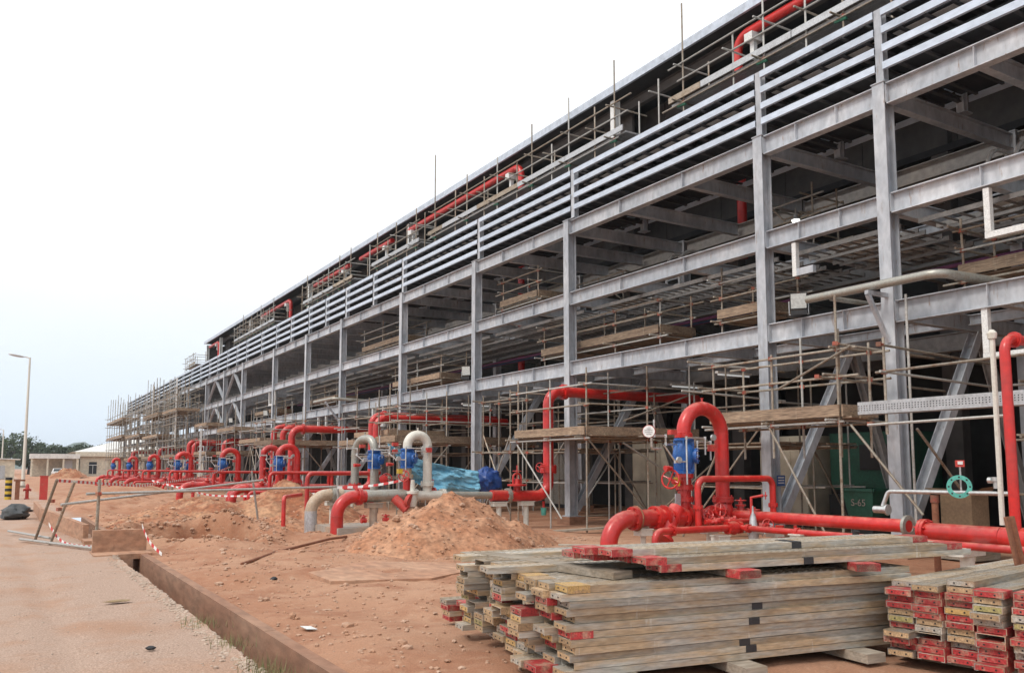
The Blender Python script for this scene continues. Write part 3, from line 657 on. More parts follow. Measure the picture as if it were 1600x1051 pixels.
MB().lathe((11.72, 10.95, .56), (.6, -.8, 0), [(-.14, .08), (-.11, .08), (-.1, .05), (.1, .05), (.11, .08), (.14, .08)], 12).build('relief_flange', 'galv', s1, True)
for x, y, zz in ((9.98, Y, .62), (11.2, 11.3, .5), (11.5, 11.9, .6), (12.5, 11.2, .55)): support(s1, x, y, zz, .05, 'pipe_white', .26)
# --- header mains running right, parallel to the rack
hd = thing('header_main', 'twin red header pipes running right behind the plank stacks', 'pipe', (12, 9, 0))
q = MB().tube([(12.1, 11.8, .80), (12.15, 8.20, .80)], .105, 18); q.build('large_pipe', 'red', hd, True)
MB().lathe((12.15, 8.24, .80), (0, -1, 0), [(0, .17), (.05, .17), (.05, .10), (.045, .095), (-.3, .09)], 20).build('open_flange', 'pipe_silver', hd, True)
MB().tube([(11.6, 11.3, .62), (11.55, 3.5, .62)], .055, 12).build('small_pipe', 'red', hd, True)
q = MB().tube([(12.15, 7.95, .74), (12.12, 6.75, .74)], .135, 18); q.build('large_pipe', 'red', hd, True); flange(hd, (12.15, 7.93, .74), (0, 1, 0), .125)
MB().tube([(12.12, 6.75, .74), (12.12, 6.5, .72), (12.1, 3.5, .70)], [.135, .165, .165], 18).build('reducer_pipe', 'red', hd, True)
for y in (9.85, 7.05, 4.6): support(hd, 11.75, y, .60, .095, 'pipe_white', .55)
for y in (11.0, 9.9): flange(hd, (11.6, y, .62), (0, 1, 0), .05, th=.025)
q = MB().tube([(11.9, 11.2, .85), (11.9, 11.2, 1.16), (12.0, 11.0, 1.2)], .028, 8); q.build('hydrant_stub', 'red', hd, True); wheel(hd, (12.02, 10.96, 1.2), (.7, -.7, 0), .07)
q = MB().tube([(11.35, 8.95, .25), (11.3, 8.75, .62), (11.3, 8.55, .45), (11.3, 8.3, .1)], .035, 8); q.tube([(11.3, 8.9, .42), (11.25, 8.5, .62)], .045, 8); q.build('branch_fitting', 'red', hd, True)
MB().lathe((11.25, 8.5, .66), (0, -.3, .9), [(0, .05), (.09, .05)], 10).build('black_cap', 'black', hd, True)
MB().tube([(11.28, 8.25, .62), (11.26, 8.27, .4), (11.3, 8.24, .25)], .02, 6).build('sling', 'wood', hd)
# --- right riser
rr = thing('riser_pipe', 'thin red riser with top elbow at the right edge, by the teal ring', 'pipe', (12, 6.5, 0))
MB().pipe([(12.06, 6.52, .7), (12.0, 6.50, 3.52), (13.8, 6.50, 3.52)], .07, .2, 16).build('pipe', 'red', rr, True)
q = MB().lathe((12.24, 6.5, 3.52), (1, 0, 0), [(0, .115), (.05, .115)], 14); q.lathe((12.22, 6.5, 3.52), (1, 0, 0), [(0, .09), (.1, .09)], 14); q.build('coupling', 'red', rr, True)
MB().tube([(12.15, 6.75, .9), (12.1, 6.72, 3.55)], .038, 8).build('stand_pole', 'pipe_white', rr, True)
MB().lathe((12.1, 6.72, 3.55), (0, 0, 1), [(0, .06), (.08, .07), (.13, .03)], 10).build('pole_cap', 'pipe_white', rr, True)
# --- second line: red elbow, grey pipe, white arch, red outlet with tall riser
s2 = thing('valve_station', 'white arch pipe on blue valve behind the large earth heap', 'valve station', (9.2, 20.6, 0), RS)
Y = 20.6; z = .98
MB().pipe([(7.25, Y, -.2), (7.25, Y, z), (8.0, Y, z)], .16, .48, 20).build('inlet_elbow', 'red', s2, True)
flange(s2, (7.82, Y, z), (1, 0, 0), .15); MB().tube([(7.9, Y, z), (9.25, Y, z+.02)], .155, 18).build('grey_pipe', 'pipe_silver', s2, True)
q = MB().tube([(8.75, Y-.12, z-.05), (9.0, Y-.35, z-.35)], .12, 16); q.lathe((8.98, Y-.33, z-.1), (.5, -.5, -.2), [(0, .12), (.05, .18), (.11, .18)], 16); q.build('red_branch', 'red_matt', s2, True)
MB().tube([(9.15, Y, z), (9.15, Y, 1.55)], .105, 16).build('riser', 'red', s2, True)
flange(s2, (9.15, Y, 1.48), (0, 0, 1), .11, 'pipe_beige', .04); MB().lathe((9.15, Y, 1.5), (0, 0, 1), [(0, .12), (.2, .12)], 14).build('spool', 'pipe_beige', s2, True)
alarm_valve(s2, 9.15, Y, 1.70, 2.22, .12)
hump(s2, 9.15, 9.74, Y, 2.2, 1.0, 2.58, .12, 'pipe_white')
flange(s2, (9.74, Y, 1.28), (0, 0, 1), .12, 'pipe_white'); MB().tube([(9.3, Y-.05, z), (10.25, Y, z)], .125, 18).build('white_tee', 'pipe_white', s2, True)
flange(s2, (10.2, Y, z), (1, 0, 0), .115, 'pipe_white'); flange(s2, (9.38, Y, z), (1, 0, 0), .115, 'pipe_white')
MB().lathe((9.2, Y-.25, .7), (0, 0, 1), [(0, .1), (.1, .12), (.3, .12), (.34, .16), (.4, .16), (.41, .07), (.7, .05)], 12).build('white_valve', 'pipe_white', s2, True)
wheel(s2, (8.95, Y-.25, 1.5), (-.6, -.7, .1), .14, 'red'); MB().box((8.85, Y-.2, 1.62), (.12, .12, .12)).build('orange_cap', 'yellow', s2)
MB().tube([(10.2, Y, z), (11.7, Y, .95)], .10, 16).build('grey_pipe', 'pipe_silver', s2, True)
for x in (8.2,): support(s2, x, Y-.05, .82, .10, 'concrete', .42)
gate_valve(s2, (10.0, Y+.35, 1.05), (1, 0, 0), .09, (0, 0, 1))
MB().box((8.4, 21.3, .04), (2.4, 1.9, .34)).build('concrete_base', 'concrete', s2)
for x in (7.9, 8.5): gate_valve(s2, (x, Y-.15, .38), (1, 0, 0), .045, (0, 0, 1), lift=.7)
s2r = thing('riser_pipe', 'thick red riser bending into the rack beside the wooden scaffold deck', 'pipe', (13.6, 20.6, 0))
MB().pipe([(11.7, Y, .94), (13.62, Y, .90), (13.62, Y, 3.95), (19.5, Y, 3.95)], .155, .42, 20).build('pipe', 'red', s2r, True)
flange(s2r, (13.62, Y, 1.62), (0, 0, 1), .165); flange(s2r, (13.62, Y, 1.72), (0, 0, 1), .165); wheel(s2r, (13.2, Y-.2, 1.72), (-.8, -.5, 0), .13)
MB().tube([(13.5, Y-.05, 1.72), (13.2, Y-.2, 1.72)], .02, 8).build('wheel_shaft', 'red', s2r, True)
flange(s2r, (14.18, Y, 3.95), (1, 0, 0), .155, th=.06)
flange(s2r, (12.25, Y, .93), (1, 0, 0), .14, 'pipe_silver')
q = MB().lathe((12.55, Y, 1.05), (0, 0, 1), [(0, .1), (.14, .1), (.15, .28), (.2, .28), (.21, .1), (.35, .08)], 14); q.build('valve_bonnet', 'red', s2r, True)
q = MB(); q.tube(fillet([(12.42, Y, 1.25), (12.42, Y, 1.55), (12.68, Y, 1.55), (12.68, Y, 1.25)], .12), .03, 8); q.tube([(12.55, Y, 1.3), (12.55, Y, 1.78)], .018, 6); q.build('yoke', 'red', s2r, True); wheel(s2r, (12.55, Y, 1.62), (0, 0, 1), .12)
MB().tube([(13.45, Y, .75), (13.45, Y, .55)], .04, 8).build('drain', 'red', s2r, True); MB().lathe((13.45, Y, .35), (0, 0, 1), [(0, .07), (.2, .09), (.22, .05)], 10).build('drain_valve', 'teal', s2r, True)
for x in (11.95, 12.85): support(s2r, x, Y, .77, .075, 'pipe_white', .42)
# --- third line: beige elbow with silver arch
s3 = thing('valve_station', 'weathered silver arch pipe on blue valve, left of the white arch', 'valve station', (8.6, 22.3, 0), RS)
Y = 22.3; z = .98
MB().tube([(7.12, Y, -.2), (7.12, Y, .56)], .165, 18).build('silver_sleeve', 'galv', s3, True); MB().pipe([(7.12, Y, .5), (7.12, Y, z), (8.0, Y, z)], .16, .46, 20).build('inlet_elbow', 'pipe_beige', s3, True)
flange(s3, (7.72, Y, z), (1, 0, 0), .15, 'pipe_silver'); MB().tube([(7.7, Y, z), (9.6, Y, z)], .13, 16).build('grey_pipe', 'pipe_silver', s3, True)
MB().tube([(8.86, Y-.1, z), (8.86, Y-.1, 1.7)], .11, 14).build('riser', 'pipe_silver', s3, True)
alarm_valve(s3, 8.86, Y-.1, 1.68, 2.2, .12)
hump(s3, 8.86, 8.62, Y-.1, 2.2, 1.0, 2.52, .115, 'pipe_silver', Y+.75)
flange(s3, (8.62, Y+.75, 1.2), (0, 0, 1), .12); MB().lathe((8.62, Y+.75, .9), (0, 0, 1), [(0, .13), (.2, .13)], 14).build('collar', 'red', s3, True)
wheel(s3, (9.15, Y-.3, 1.4), (-.3, -.9, 0), .15); MB().lathe((9.1, Y-.2, 1.4), (-.3, -.9, 0), [(0, .1), (.08, .12), (.1, .06)], 12).build('orange_gear', 'red', s3, True)
MB().pipe([(7.6, 24.2, .5), (7.6, 24.2, 1.55), (9.6, 24.2, 1.55), (9.6, 24.2, .6)], .065, .18, 12).build('bypass_pipe', 'red', s3, True)
MB().pipe([(6.3, 22.0, -.1), (6.3, 22.0, .95), (7.3, 23.8, .95)], .055, .12, 10).build('drain_pipe', 'red', s3, True)
support(s3, 7.9, 22.9, .8, .06, 'pipe_white')
# --- far red stations
far = [(36.2, 8.2, 10.1, 10.9, 1, 'fourth'), (38.4, 8.6, 10.7, 10.0, 0, 'fifth'), (44.8, 7.6, 9.6, 10.4, 1, 'sixth'), (56.0, 7.9, 9.3, 10.1, 1, 'seventh'), (57.6, 8.4, 10.2, 9.5, 0, 'eighth'), (68.5, 7.8, 9.4, 10.0, 1, 'ninth'), (80.5, 8.0, 9.4, 10.0, 0, 'tenth'), (93, 8.0, 9.4, 10.0, 0, 'eleventh')]
for Y, xe, xv, xh, wv, o_ in far:
    s = thing('valve_station', 'red valve station with blue valve and arch, %s from the plank stacks' % o_, 'valve station', (xv, Y, 0), RS); z = .85
    MB().pipe([(xe, Y, -.3), (xe, Y, z), (xh+1.4, Y, z)], .17, .5, 12).build('inlet_pipe', 'red', s, True)
    for x in (xe+.6, xv-.35, xh+.4): flange(s, (x, Y, z), (1, 0, 0), .15)
    MB().tube([(xv, Y, z), (xv, Y, 1.6)], .12, 12).build('riser', 'red', s, True)
    alarm_valve(s, xv, Y, 1.58, 2.22, .13, trim=Y < 60)
    hump(s, xv, xh, Y, 2.2, z, 2.62, .14, 'red')
    flange(s, (xh, Y, 1.15), (0, 0, 1), .14)
    MB().pipe([(xv-.5, Y-.5, .6), (xv-.5, Y-.5, 1.5), (xv+2.2, Y-.5, 1.5), (xv+2.2, Y-.5, .6)], .07, .2, 10).build('bypass_pipe', 'red', s, True)
    MB().pipe([(xe+.5, Y-.7, -.2), (xe+.5, Y-.7, .7), (xh+1, Y-.7, .7)], .08, .2, 10).build('drain_pipe', 'red', s, True)
    if wv: gate_valve(s, (xv+.9, Y-.4, .75), (1, 0, 0), .1, (0, 0, 1)); gate_valve(s, (xv-.7, Y, z), (1, 0, 0), .13, (0, -.3, .95))
    for x in (xe+.9, xv+.3, xh+1.0): support(s, x, Y, .66, .07, 'pipe_white')
for i, (x, y, zt, xi, r_) in enumerate([(13.2, 32.9, 3.78, 19.5, .15), (13.4, 33.9, 3.95, 19.5, .15), (12.8, 45.2, 3.85, 19.5, .16), (12.7, 46.6, 3.95, 19.5, .16), (11.9, 40.5, 3.6, 14.5, .17), (13.3, 61.5, 3.6, 19.5, .2), (13.2, 72.0, 3.7, 19.5, .2), (13.2, 74.2, 3.9, 19.5, .2), (13.0, 88, 3.6, 19.5, .22), (13.0, 108, 3.6, 19.5, .25)]):
    t_ = thing('riser_pipe', 'red riser turning into the rack, %s of the far risers counted from the blue tarpaulin' % ORD[i], 'pipe', (x, y, 0), 'far red risers')
    MB().pipe([(x-1.8, y, .85), (x, y, .85), (x, y, zt), (xi, y, zt)], r_, .42, 12).build('pipe', 'red', t_, True)
    flange(t_, (x, y, 1.5), (0, 0, 1), r_); flange(t_, (x+.55, y, zt), (1, 0, 0), r_)
    support(t_, x-1.0, y, .66, .07)
# ------------------------------------------------------------------ scaffolds
def jit(a=.03): return random.uniform(-a, a)
def coupler(parent, p):
    q = MB().box(p, (.085, .085, .075), random.random()); q.box((p[0]+.05, p[1]-.03, p[2]), (.03, .05, .03)); return q.build('coupler', 'coupler', parent)
def tube(parent, p, q, name, m_=None, r=.025, seg=7):
    return MB().tube([p, q], r, seg).build(name, m_ or random.choice(['tube', 'tube', 'tube_galv']), parent, True)
def scaffold(label, xs, ys, z0, ztop, decks=(), rails=(), toe=True, braces=(), couple=True, boards=4, tj=.35, ext=.3, deckx=None, cat='scaffold', r=.025):
    t_ = thing('scaffold', label, cat, (xs[0], ys[0], z0), 'tube scaffolds')
    for y in ys:
        for x in xs:
            zt = ztop+jit(tj); tube(t_, (x+jit(.015), y+jit(.015), z0), (x+jit(.02), y+jit(.02), zt), 'standard', r=r)
    lv = sorted(set([d-.06 for d in decks]+list(rails)))
    for z in lv:
        for x in xs:
            o = -.05 if x == xs[0] else .05
            tube(t_, (x+o, min(ys)-ext-jit(.2), z+jit(.015)), (x+o, max(ys)+ext+jit(.2), z+jit(.015)), 'ledger', r=r)
            if couple:
                for y in ys: coupler(t_, (x+o/2, y, z))
        for y in (ys if z+.06 in decks else (min(ys), max(ys))):
            tube(t_, (min(xs)-ext-jit(.15), y+.05, z+.045), (max(xs)+ext+jit(.15), y+.05, z+.045), 'transom', r=r)
    for d in decks:
        x0, x1 = deckx or (min(xs), max(xs)); n_ = boards; wd = (x1-x0)/n_
        for k in range(n_):
            MB().box((x0+wd*(k+.5), (min(ys)+max(ys))/2+jit(.12), d+.035+jit(.004)), (wd*.94, max(ys)-min(ys)+.3, .038)).build('deck_board', random.choice(['wood', 'wood', 'wood_grey']), t_)
        if toe:
            MB().box((x0-.10, (min(ys)+max(ys))/2, d+.165), (.038, max(ys)-min(ys)+.1, .225)).build('toe_board', 'wood', t_)
            MB().box(((x0+x1)/2, min(ys)-.09, d+.165), (x1-x0+.15, .038, .225)).build('toe_board', 'wood', t_)
    for p, q in braces: tube(t_, p, q, 'brace', r=r); 
    return t_
# right platform beside the first two columns
sA = scaffold('right tube scaffold with timber toe boards in front of the nearest column', [13.55, 14.45], [10.45, 12.1, 13.75], 1.9, 4.2, [2.62], [3.42, 3.95], True,
    [((13.5, 10.6, .05), (13.5, 12.3, 2.75)), ((13.5, 10.2, 2.5), (13.6, 8.9, .9)), ((13.5, 13.4, 2.5), (13.4, 14.7, .15)), ((13.5, 14.3, 2.4), (14.2, 16.2, .1)), ((13.5, 11.9, 3.3), (13.45, 10.1, 3.97)), ((14.0, 9.2, 2.4), (15.6, 9.2, 1.0))])
tube(sA, (13.5, 10.45, 0), (13.5, 10.45, 5.0), 'standard'); tube(sA, (13.5, 9.45, 2.3), (13.5, 9.45, 4.05), 'standard'); tube(sA, (14.6, 9.7, .2), (14.6, 9.7, 5), 'standard')
tube(sA, (13.45, 9.8, 2.48), (13.4, 7.2, 2.52), 'ledger', 'tube_galv'); tube(sA, (13.46, 9.6, 3.42), (13.4, 6, 3.46), 'ledger'); tube(sA, (13.3, 9.4, 3.9), (16.6, 9.3, 3.75), 'transom'); tube(sA, (13.3, 9.4, 3.42), (16.6, 9.3, 3.3), 'transom')
tube(sA, (13.4, 10.4, 4.05), (16.5, 10.4, 3.98), 'transom'); tube(sA, (13.1, 10.6, 3.42), (17.0, 10.5, 3.32), 'transom'); tube(sA, (12.9, 13.9, 4.05), (16, 13.9, 4.0), 'transom'); tube(sA, (12.9, 14.1, 3.42), (16, 13.9, 3.3), 'transom')
for p in ((13.5, 9.45, 3.42), (13.3, 9.4, 3.9), (13.4, 10.4, 4.05), (13.1, 10.6, 3.42), (13.5, 9.8, 2.5)): coupler(sA, p)
# perforated cable tray lying on it
pt = thing('cable_tray', 'galvanised perforated cable tray lying along the right scaffold deck', 'cable tray', (13.5, 8, 2.66)); y0, y1 = 3.0, 10.0
q = MB(); 
ny = int((y1-y0)/.056)
zb, zt = 2.68, 2.90
q.box((13.45, (y0+y1)/2, zb+.02), (.004, y1-y0, .04)); q.box((13.45, (y0+y1)/2, zt-.02), (.004, y1-y0, .04)); q.box((13.6, (y0+y1)/2, zt+.003), (.30, y1-y0, .004)); q.box((13.6, (y0+y1)/2, zb-.003), (.30, y1-y0, .004))
for k in range(4): q.box((13.45, (y0+y1)/2, zb+.052+k*.039), (.004, y1-y0, .021))
for k in range(ny): 
    y = y0+k*.056; q.box((13.4505, y, (zb+zt)/2), (.003, .034, zt-zb-.04))
q.build('tray_channel', 'galv', pt); MB().box((13.74, (y0+y1)/2, (zb+zt)/2), (.004, y1-y0, zt-zb)).build('tray_back', 'dark_deck', pt)
# middle platform round the thick riser
scaffold('timber-decked scaffold wrapped round the third column and thick red riser', [13.4, 15.5, 17.3], [18.4, 20.15, 21.9], 0, 4.3, [2.55], [3.4, 3.95], True,
    [((13.35, 18.3, 2.5), (15.6, 18.3, .3)), ((14.6, 18.35, 2.4), (17.3, 18.35, 1.0)), ((17.6, 18.3, 4.0), (14.6, 18.3, 3.0)), ((13.35, 21.9, 2.4), (13.4, 19.6, .3)), ((15.3, 18.2, .2), (18.2, 18.2, 2.1))], boards=9)
scaffold('timber-decked scaffold behind the light blue tarpaulin', [12.3, 14.3, 16.2, 18.2], [28.6, 30.4], 0, 4.4, [2.62], [3.4, 3.95], True, [((12.3, 28.5, .2), (14.3, 28.5, 2.5)), ((18.2, 28.5, .2), (16.2, 28.5, 2.5))], boards=8)
scaffold('scaffold platform round the paired red risers left of centre', [11.6, 13.2, 15.2], [42.6, 44.3, 46.0], 0, 4.6, [2.85], [3.6, 4.1], True, [((13.2, 42.5, 2.7), (15.2, 42.5, .4)), ((11.6, 42.5, 2.7), (13.2, 42.5, .4)), ((11.6, 42.5, .3), (11.6, 46, 2.7))], boards=8)
scaffold('small scaffold platform behind the silver arch pipe', [13.6, 15.4], [36.2, 38.2], 0, 4.5, [2.7], [3.5, 4.0], True, [((13.6, 36, .2), (15.4, 36, 2.5))], boards=5)
scaffold('scaffold bay with one deck under the far red pipe', [12.9, 14.3], [50.0, 52.5, 55.0], 0, 5.0, [3.2], [4.0], True, [((12.9, 50, .2), (12.9, 52.5, 3)), ((12.9, 55, .2), (12.9, 52.5, 3))], boards=4)
scaffold('scaffold bay between sixth and seventh columns at ground level', [13.2, 14.4], [58.0, 60.5, 63.0], 0, 5.6, [2.6, 4.2], [3.4], True, [((13.2, 58, .2), (13.2, 60.5, 2.5))], couple=False, boards=3)
for lab, xs_, ys_, zt, dk in (('rusty tube scaffold between third and fourth columns before the rack', [13.9, 14.5], [23.2, 25.0], 4.4, []), ('rusty tube scaffold round the fifth column foot', [13.6, 14.5, 16], [32.4, 34.8, 36.2], 5.0, [3.0]), ('rusty tube scaffold round the seventh column foot', [13.4, 14.4], [47.0, 49.0], 5.4, [3.4]), ('rusty tube scaffold round the tenth column foot', [13.2, 14.3], [67.0, 69.0, 71.5], 6.6, [2.7, 4.9])):
    scaffold(lab, xs_, ys_, 0, zt, dk, [1.3, 2.2, 3.9], True, [((xs_[0], ys_[0], .2), (xs_[0], ys_[1], 2.8)), ((xs_[0], ys_[1], .2), (xs_[0], ys_[0], 2.8))], couple=ys_[0] < 30, boards=3)
# level-two platforms standing on the lowest beams
for lab, xs_, ys_, z_ in (('upper scaffold platform on the first beam left of the third column', [15.35, 16.5], [17.6, 19.6, 21.6, 23.4], 4.98), ('short upper scaffold platform beside the second column on the first beam', [15.3, 16.4], [13.75, 15.2], 4.98),
                     ('upper scaffold platform on the first beam near the fifth column', [15.35, 16.5], [31.2, 33.6, 36.0], 4.98), ('upper scaffold platform on the first beam near the far end', [15.35, 16.4], [44.0, 46.0, 48.4], 4.98), ('upper scaffold platform at the right edge on the first beam', [15.9, 17.0], [4.6, 7.0, 9.3], 4.98), ('upper scaffold platform on the second beam past the third column', [15.5, 16.6], [24.0, 26.4], 7.14), ('upper scaffold platform on the first beam past the eighth column', [15.35, 16.4], [56.0, 58.4, 61], 4.98), ('upper scaffold platform on the second beam by the fifth column', [15.5, 16.6], [35.4, 38.0, 40.4], 7.14)):
    scaffold(lab, xs_, ys_, z_, z_+1.55, [z_+.38], [z_+.95, z_+1.35], True, couple=ys_[0] < 30, boards=4, tj=.2)
scaffold('tube frame tower standing inside the second level of the rack', [17.6, 18.6], [14.2, 15.6], 7.2, 9.0, [], [7.7, 8.2, 8.7], False, [((17.6, 14.2, 7.3), (17.6, 15.6, 8.8))], couple=False)
scaffold('tube guard frame inside the second level beyond the third column', [17.6], [22.0, 23.4, 25.0], 7.2, 8.5, [], [7.8, 8.3], False, [((17.6, 22, 7.3), (17.6, 23.4, 8.3))], couple=False)
# eaves scaffold above the trays
def eaves(lab, ys_, tops=None, green=True):
    t_ = thing('scaffold', lab, 'scaffold', (18.3, ys_[0], 12), 'tube scaffolds')
    zD = 13.62
    for i, y in enumerate(ys_):
        zt = (tops[i] if tops else 15.2+jit(.6)); tube(t_, (18.35, y, 11.0), (18.35, y, zt), 'standard', r=.03)
        if i % 2 == 0: tube(t_, (19.5, y, 12.0), (19.5, y, 15.2), 'standard', r=.03)
        tube(t_, (17.9, y+.06, zD-.08), (19.9, y+.06, zD-.08), 'transom', r=.03); coupler(t_, (18.35, y, zD-.08)); tube(t_, (18.0, y+.06, 14.75), (19.9, y+.06, 14.75), 'transom', r=.03)
        tube(t_, (18.35, y+1.2, 12.6+jit(.4)), (18.35, y+1.2, 15.0+jit(.3)), 'standard', r=.03); tube(t_, (18.35, y, 11.6), (19.5, y, 13.4), 'brace', r=.03); tube(t_, (17.95, y+1.25, 14.3), (20.2, y+1.25, 14.3), 'transom', r=.03)
        MB().tube([(18.33, y-.12, zD-.2), (18.33, y+.25, zD-.15)], .045, 6).build('clamp', 'green_bin', t_)
    a, b_ = ys_[0]-.6, ys_[-1]+.6
    for z in (zD-.12, 14.3, 14.85): tube(t_, (18.30, a-jit(.4), z), (18.30, b_+jit(.4), z), 'ledger', r=.03)
    tube(t_, (19.5, a, zD-.12), (19.5, b_, zD-.12), 'ledger', r=.03)
    y = a
    while y < b_-.3:
        y1_ = min(b_, y+3.6)
        for k in range(4): MB().box((18.5+.26*k, (y+y1_)/2, zD+.0), (.245, y1_-y-.02, .06)).build('steel_plank', 'galv', t_)
        MB().box((18.24, (y+y1_)/2, zD+.12), (.04, y1_-y-.03, .2)).build('toe_board', random.choice(['galv', 'wood_grey', 'galv']), t_)
        y = y1_
eaves('eaves walkway scaffold at top right below the near roof edge', [8.6, 11.0, 13.6, 16.3, 19.7], [16, 16.2, 16.0, 15.9, 16.9])
eaves('eaves walkway scaffold above the third column, posts above the roof', [23.3, 26.2, 28.9, 31.8, 34.7, 38.2], [16.5, 16.2, 16.1, 15.6, 15.7, 17.8])
eaves('eaves walkway scaffold along the middle red pipe', [40.5, 43.2, 46.0], [15.6, 15.5, 15.6])
eaves('eaves scaffold left of the second white post', [50.5, 52.6, 54.8, 57, 59.5], None)
eaves('eaves scaffold near the left roof part, densely braced', [68.5, 70.5, 72.5, 74.5, 76.6, 78.8, 81], None)
eaves('last eaves scaffold cantilevered at the far roof corner', [101.5, 103.5, 106.5], [14.6, 14.6, 14.6])
# the big birdcage scaffold at the far left end
for lab, ys_, zt, dk in (('tall multi-lift scaffold in front of the rack, nearest of the far group', [77, 78.8, 80.6, 82.4, 84.2], 9.0, [2.6, 6.6]), ('tall multi-lift scaffold in the middle of the far group with three decks', [87, 89, 91, 93, 95, 97], 10.2, [2.6, 4.7, 6.8]),
                     ('tall multi-lift scaffold, third of the far group', [100, 102.4, 104.8, 107.2, 109.6, 112], 9.4, [2.6, 5.2]), ('scaffold wrapping the far left end of the rack', [116, 119, 122, 125, 128, 131, 134], 10.6, [2.8, 5.6, 7.8])):
    scaffold(lab, [12.6, 13.5, 14.4], ys_, 0, zt, dk, [1.5, 3.6, 4.2, 5.6, 6.2, 7.4, 8.0, 8.6], True, [((12.9, ys_[0], .2), (12.9, ys_[1], 3)), ((12.9, ys_[1], 3), (12.9, ys_[2], 6)), ((12.9, ys_[-1], .2), (12.9, ys_[-2], 4))], couple=False, boards=3, tj=.9, r=.034)
def ladder(lab, x, y, z0, z1):
    t_ = thing('ladder', lab, 'ladder', (x, y, z0)); 
    for s in (-.22, .22): MB().bar((x, y+s, z0), (x, y+s, z1), .06, .05, (0, 1, 0)).build('stile', 'white', t_)
    z_ = z0+.3
    while z_ < z1-.1: MB().tube([(x, y-.22, z_), (x, y+.22, z_)], .02, 6).build('rung', 'white', t_); z_ += .33
ladder('white ladder on the near far-group scaffold', 12.7, 78.2, 4.0, 9.6); ladder('white ladder at the centre of the far scaffolds', 12.7, 92, 4.6, 10.2); ladder('white ladder leaning low beside far red risers', 12.6, 66.3, .1, 4.6)

# dim scaffolds under the rack
for lab, xs_, ys_ in (('dim birdcage scaffold under the rack behind the near station', [16.4, 17.8, 19.2], [14.6, 16.2, 17.6]), ('dim birdcage scaffold under the rack between third and fourth columns', [16.2, 17.8, 19.2], [22.8, 24.4, 26.2]), ('dim birdcage scaffold under the rack at the right edge', [16.6, 18.0, 19.3], [5.2, 6.8, 8.6]), ('dim birdcage scaffold under the rack behind the tarpaulin', [16.0, 17.6], [32.5, 35.0, 38.0])):
    scaffold(lab, xs_, ys_, 0, 4.3, [2.3], [1.2, 3.3], False, [((xs_[0], ys_[0], .2), (xs_[1], ys_[0], 2.2)), ((xs_[1], ys_[0], 2.2), (xs_[-1], ys_[0], .2)), ((xs_[0], ys_[-1], .2), (xs_[0], ys_[0], 3.2))], couple=False, boards=6)
# ------------------------------------------------------------------ stacked scaffold planks
PT, PW, PL = .058, .226, 3.62
def plank_mesh(L_=PL):
    q = MB(); h, w_ = PT*.94, PW
    q.box((L_/2, 0, h/2-.002), (L_, w_, .004)); q.v = []; q.f = []
    q.box((L_/2, 0, h-.003), (L_, w_, .006)); q.box((L_/2, -w_/2+.003, (h-.006)/2), (L_, .006, h-.006)); q.box((L_/2, w_/2-.003, (h-.006)/2), (L_, .006, h-.006))
    q.box((L_/2, -w_/2+.018, .002), (L_, .024, .004)); q.box((L_/2, w_/2-.018, .002), (L_, .024, .004))
    n_ = int(L_/.085)
    for k in range(1, n_):                      # raised anti-slip ribs on the tread
        for s in (-1, 0, 1): q.box((k*.085+(.02 if s else 0), s*.066, h+.0012), (.028, .03, .0036))
    return q
P0 = plank_mesh().build('plank_template', 'plank'); col.objects.unlink(P0); bpy.data.objects.remove(P0)
PM = [m_ for m_ in bpy.data.meshes if m_.name.startswith('plank_template')][0]; PM.name = 'plank_body'
def simple(name, boxes, mt):
    q = MB()
    for c, s in boxes: q.box(c, s)
    me = bpy.data.meshes.new(name); me.from_pydata(q.v, [], q.f); me.materials.append(M[mt]); return me
h = PT*.94
ENDS = {}
for c in ('red', 'yellow', 'tan', 'grey', 'olive'):
    plate = simple('end_plate_'+c, [((.004, 0, h/2), (.006, PW-.014, h-.012)), ((-.001, -.05, h/2), (.004, .012, .012)), ((-.001, .05, h/2), (.004, .012, .012))], 'plank_'+c)
    plate.materials.append(M['black'])
    for i, p in enumerate(plate.polygons): p.material_index = 0 if i < 6 else 1
    band = simple('painted_end_'+c, [((.10, 0, h+.0025), (.20, PW+.004, .004)), ((.10, -PW/2-.001, h/2), (.20, .004, h)), ((.10, PW/2+.001, h/2), (.20, .004, h))], 'plank_'+c)
    ENDS[c] = (plate, band)
TB = simple('black_tape_band', [((0, -PW/2-.0015, h/2), (.11, .004, h*.98)), ((0, 0, h+.0035), (.11, PW+.004, .004))], 'tape_black')
def newo(name, me, parent, loc=(0, 0, 0), rz=0):
    o = bpy.data.objects.new(name, me); col.objects.link(o); o.parent = parent; o.location = loc; o.rotation_euler = (0, 0, rz); return o
WORDS = {'red': 'red', 'yellow': 'yellow', 'tan': 'tan', 'grey': 'grey', 'olive': 'olive'}
def plank(x, y, z, ang, c, label, group, closed=True, band=False, tape=None, tilt=0, endtoo=False, roll=0):
    r_ = thing('scaffold_plank', label, 'plank', (x, y, z), group); r_.rotation_euler = (roll, tilt, ang)
    newo('body', PM, r_)
    if closed: newo('end_plate', ENDS[c][0], r_)
    if band: newo('painted_end', ENDS[c][1], r_)
    if endtoo: newo('painted_end', ENDS['red'][1], r_, (PL-.2, 0, 0))
    if tape: newo('tape_band', TB, r_, (tape, 0, 0))
    return r_
random.seed(21)
A1 = R(-8); u = Vector((math.cos(A1), math.sin(A1), 0)); v = Vector((-math.sin(A1), math.cos(A1), 0)); O1 = Vector((3.82, 5.60, 0))
rowoff = [0, -.05, -.12, .02, -.10, -.02, .10, .0, .12, .05]
topn = [12, 12, 12, 12, 12, 12, 12, 12, 11, 11]
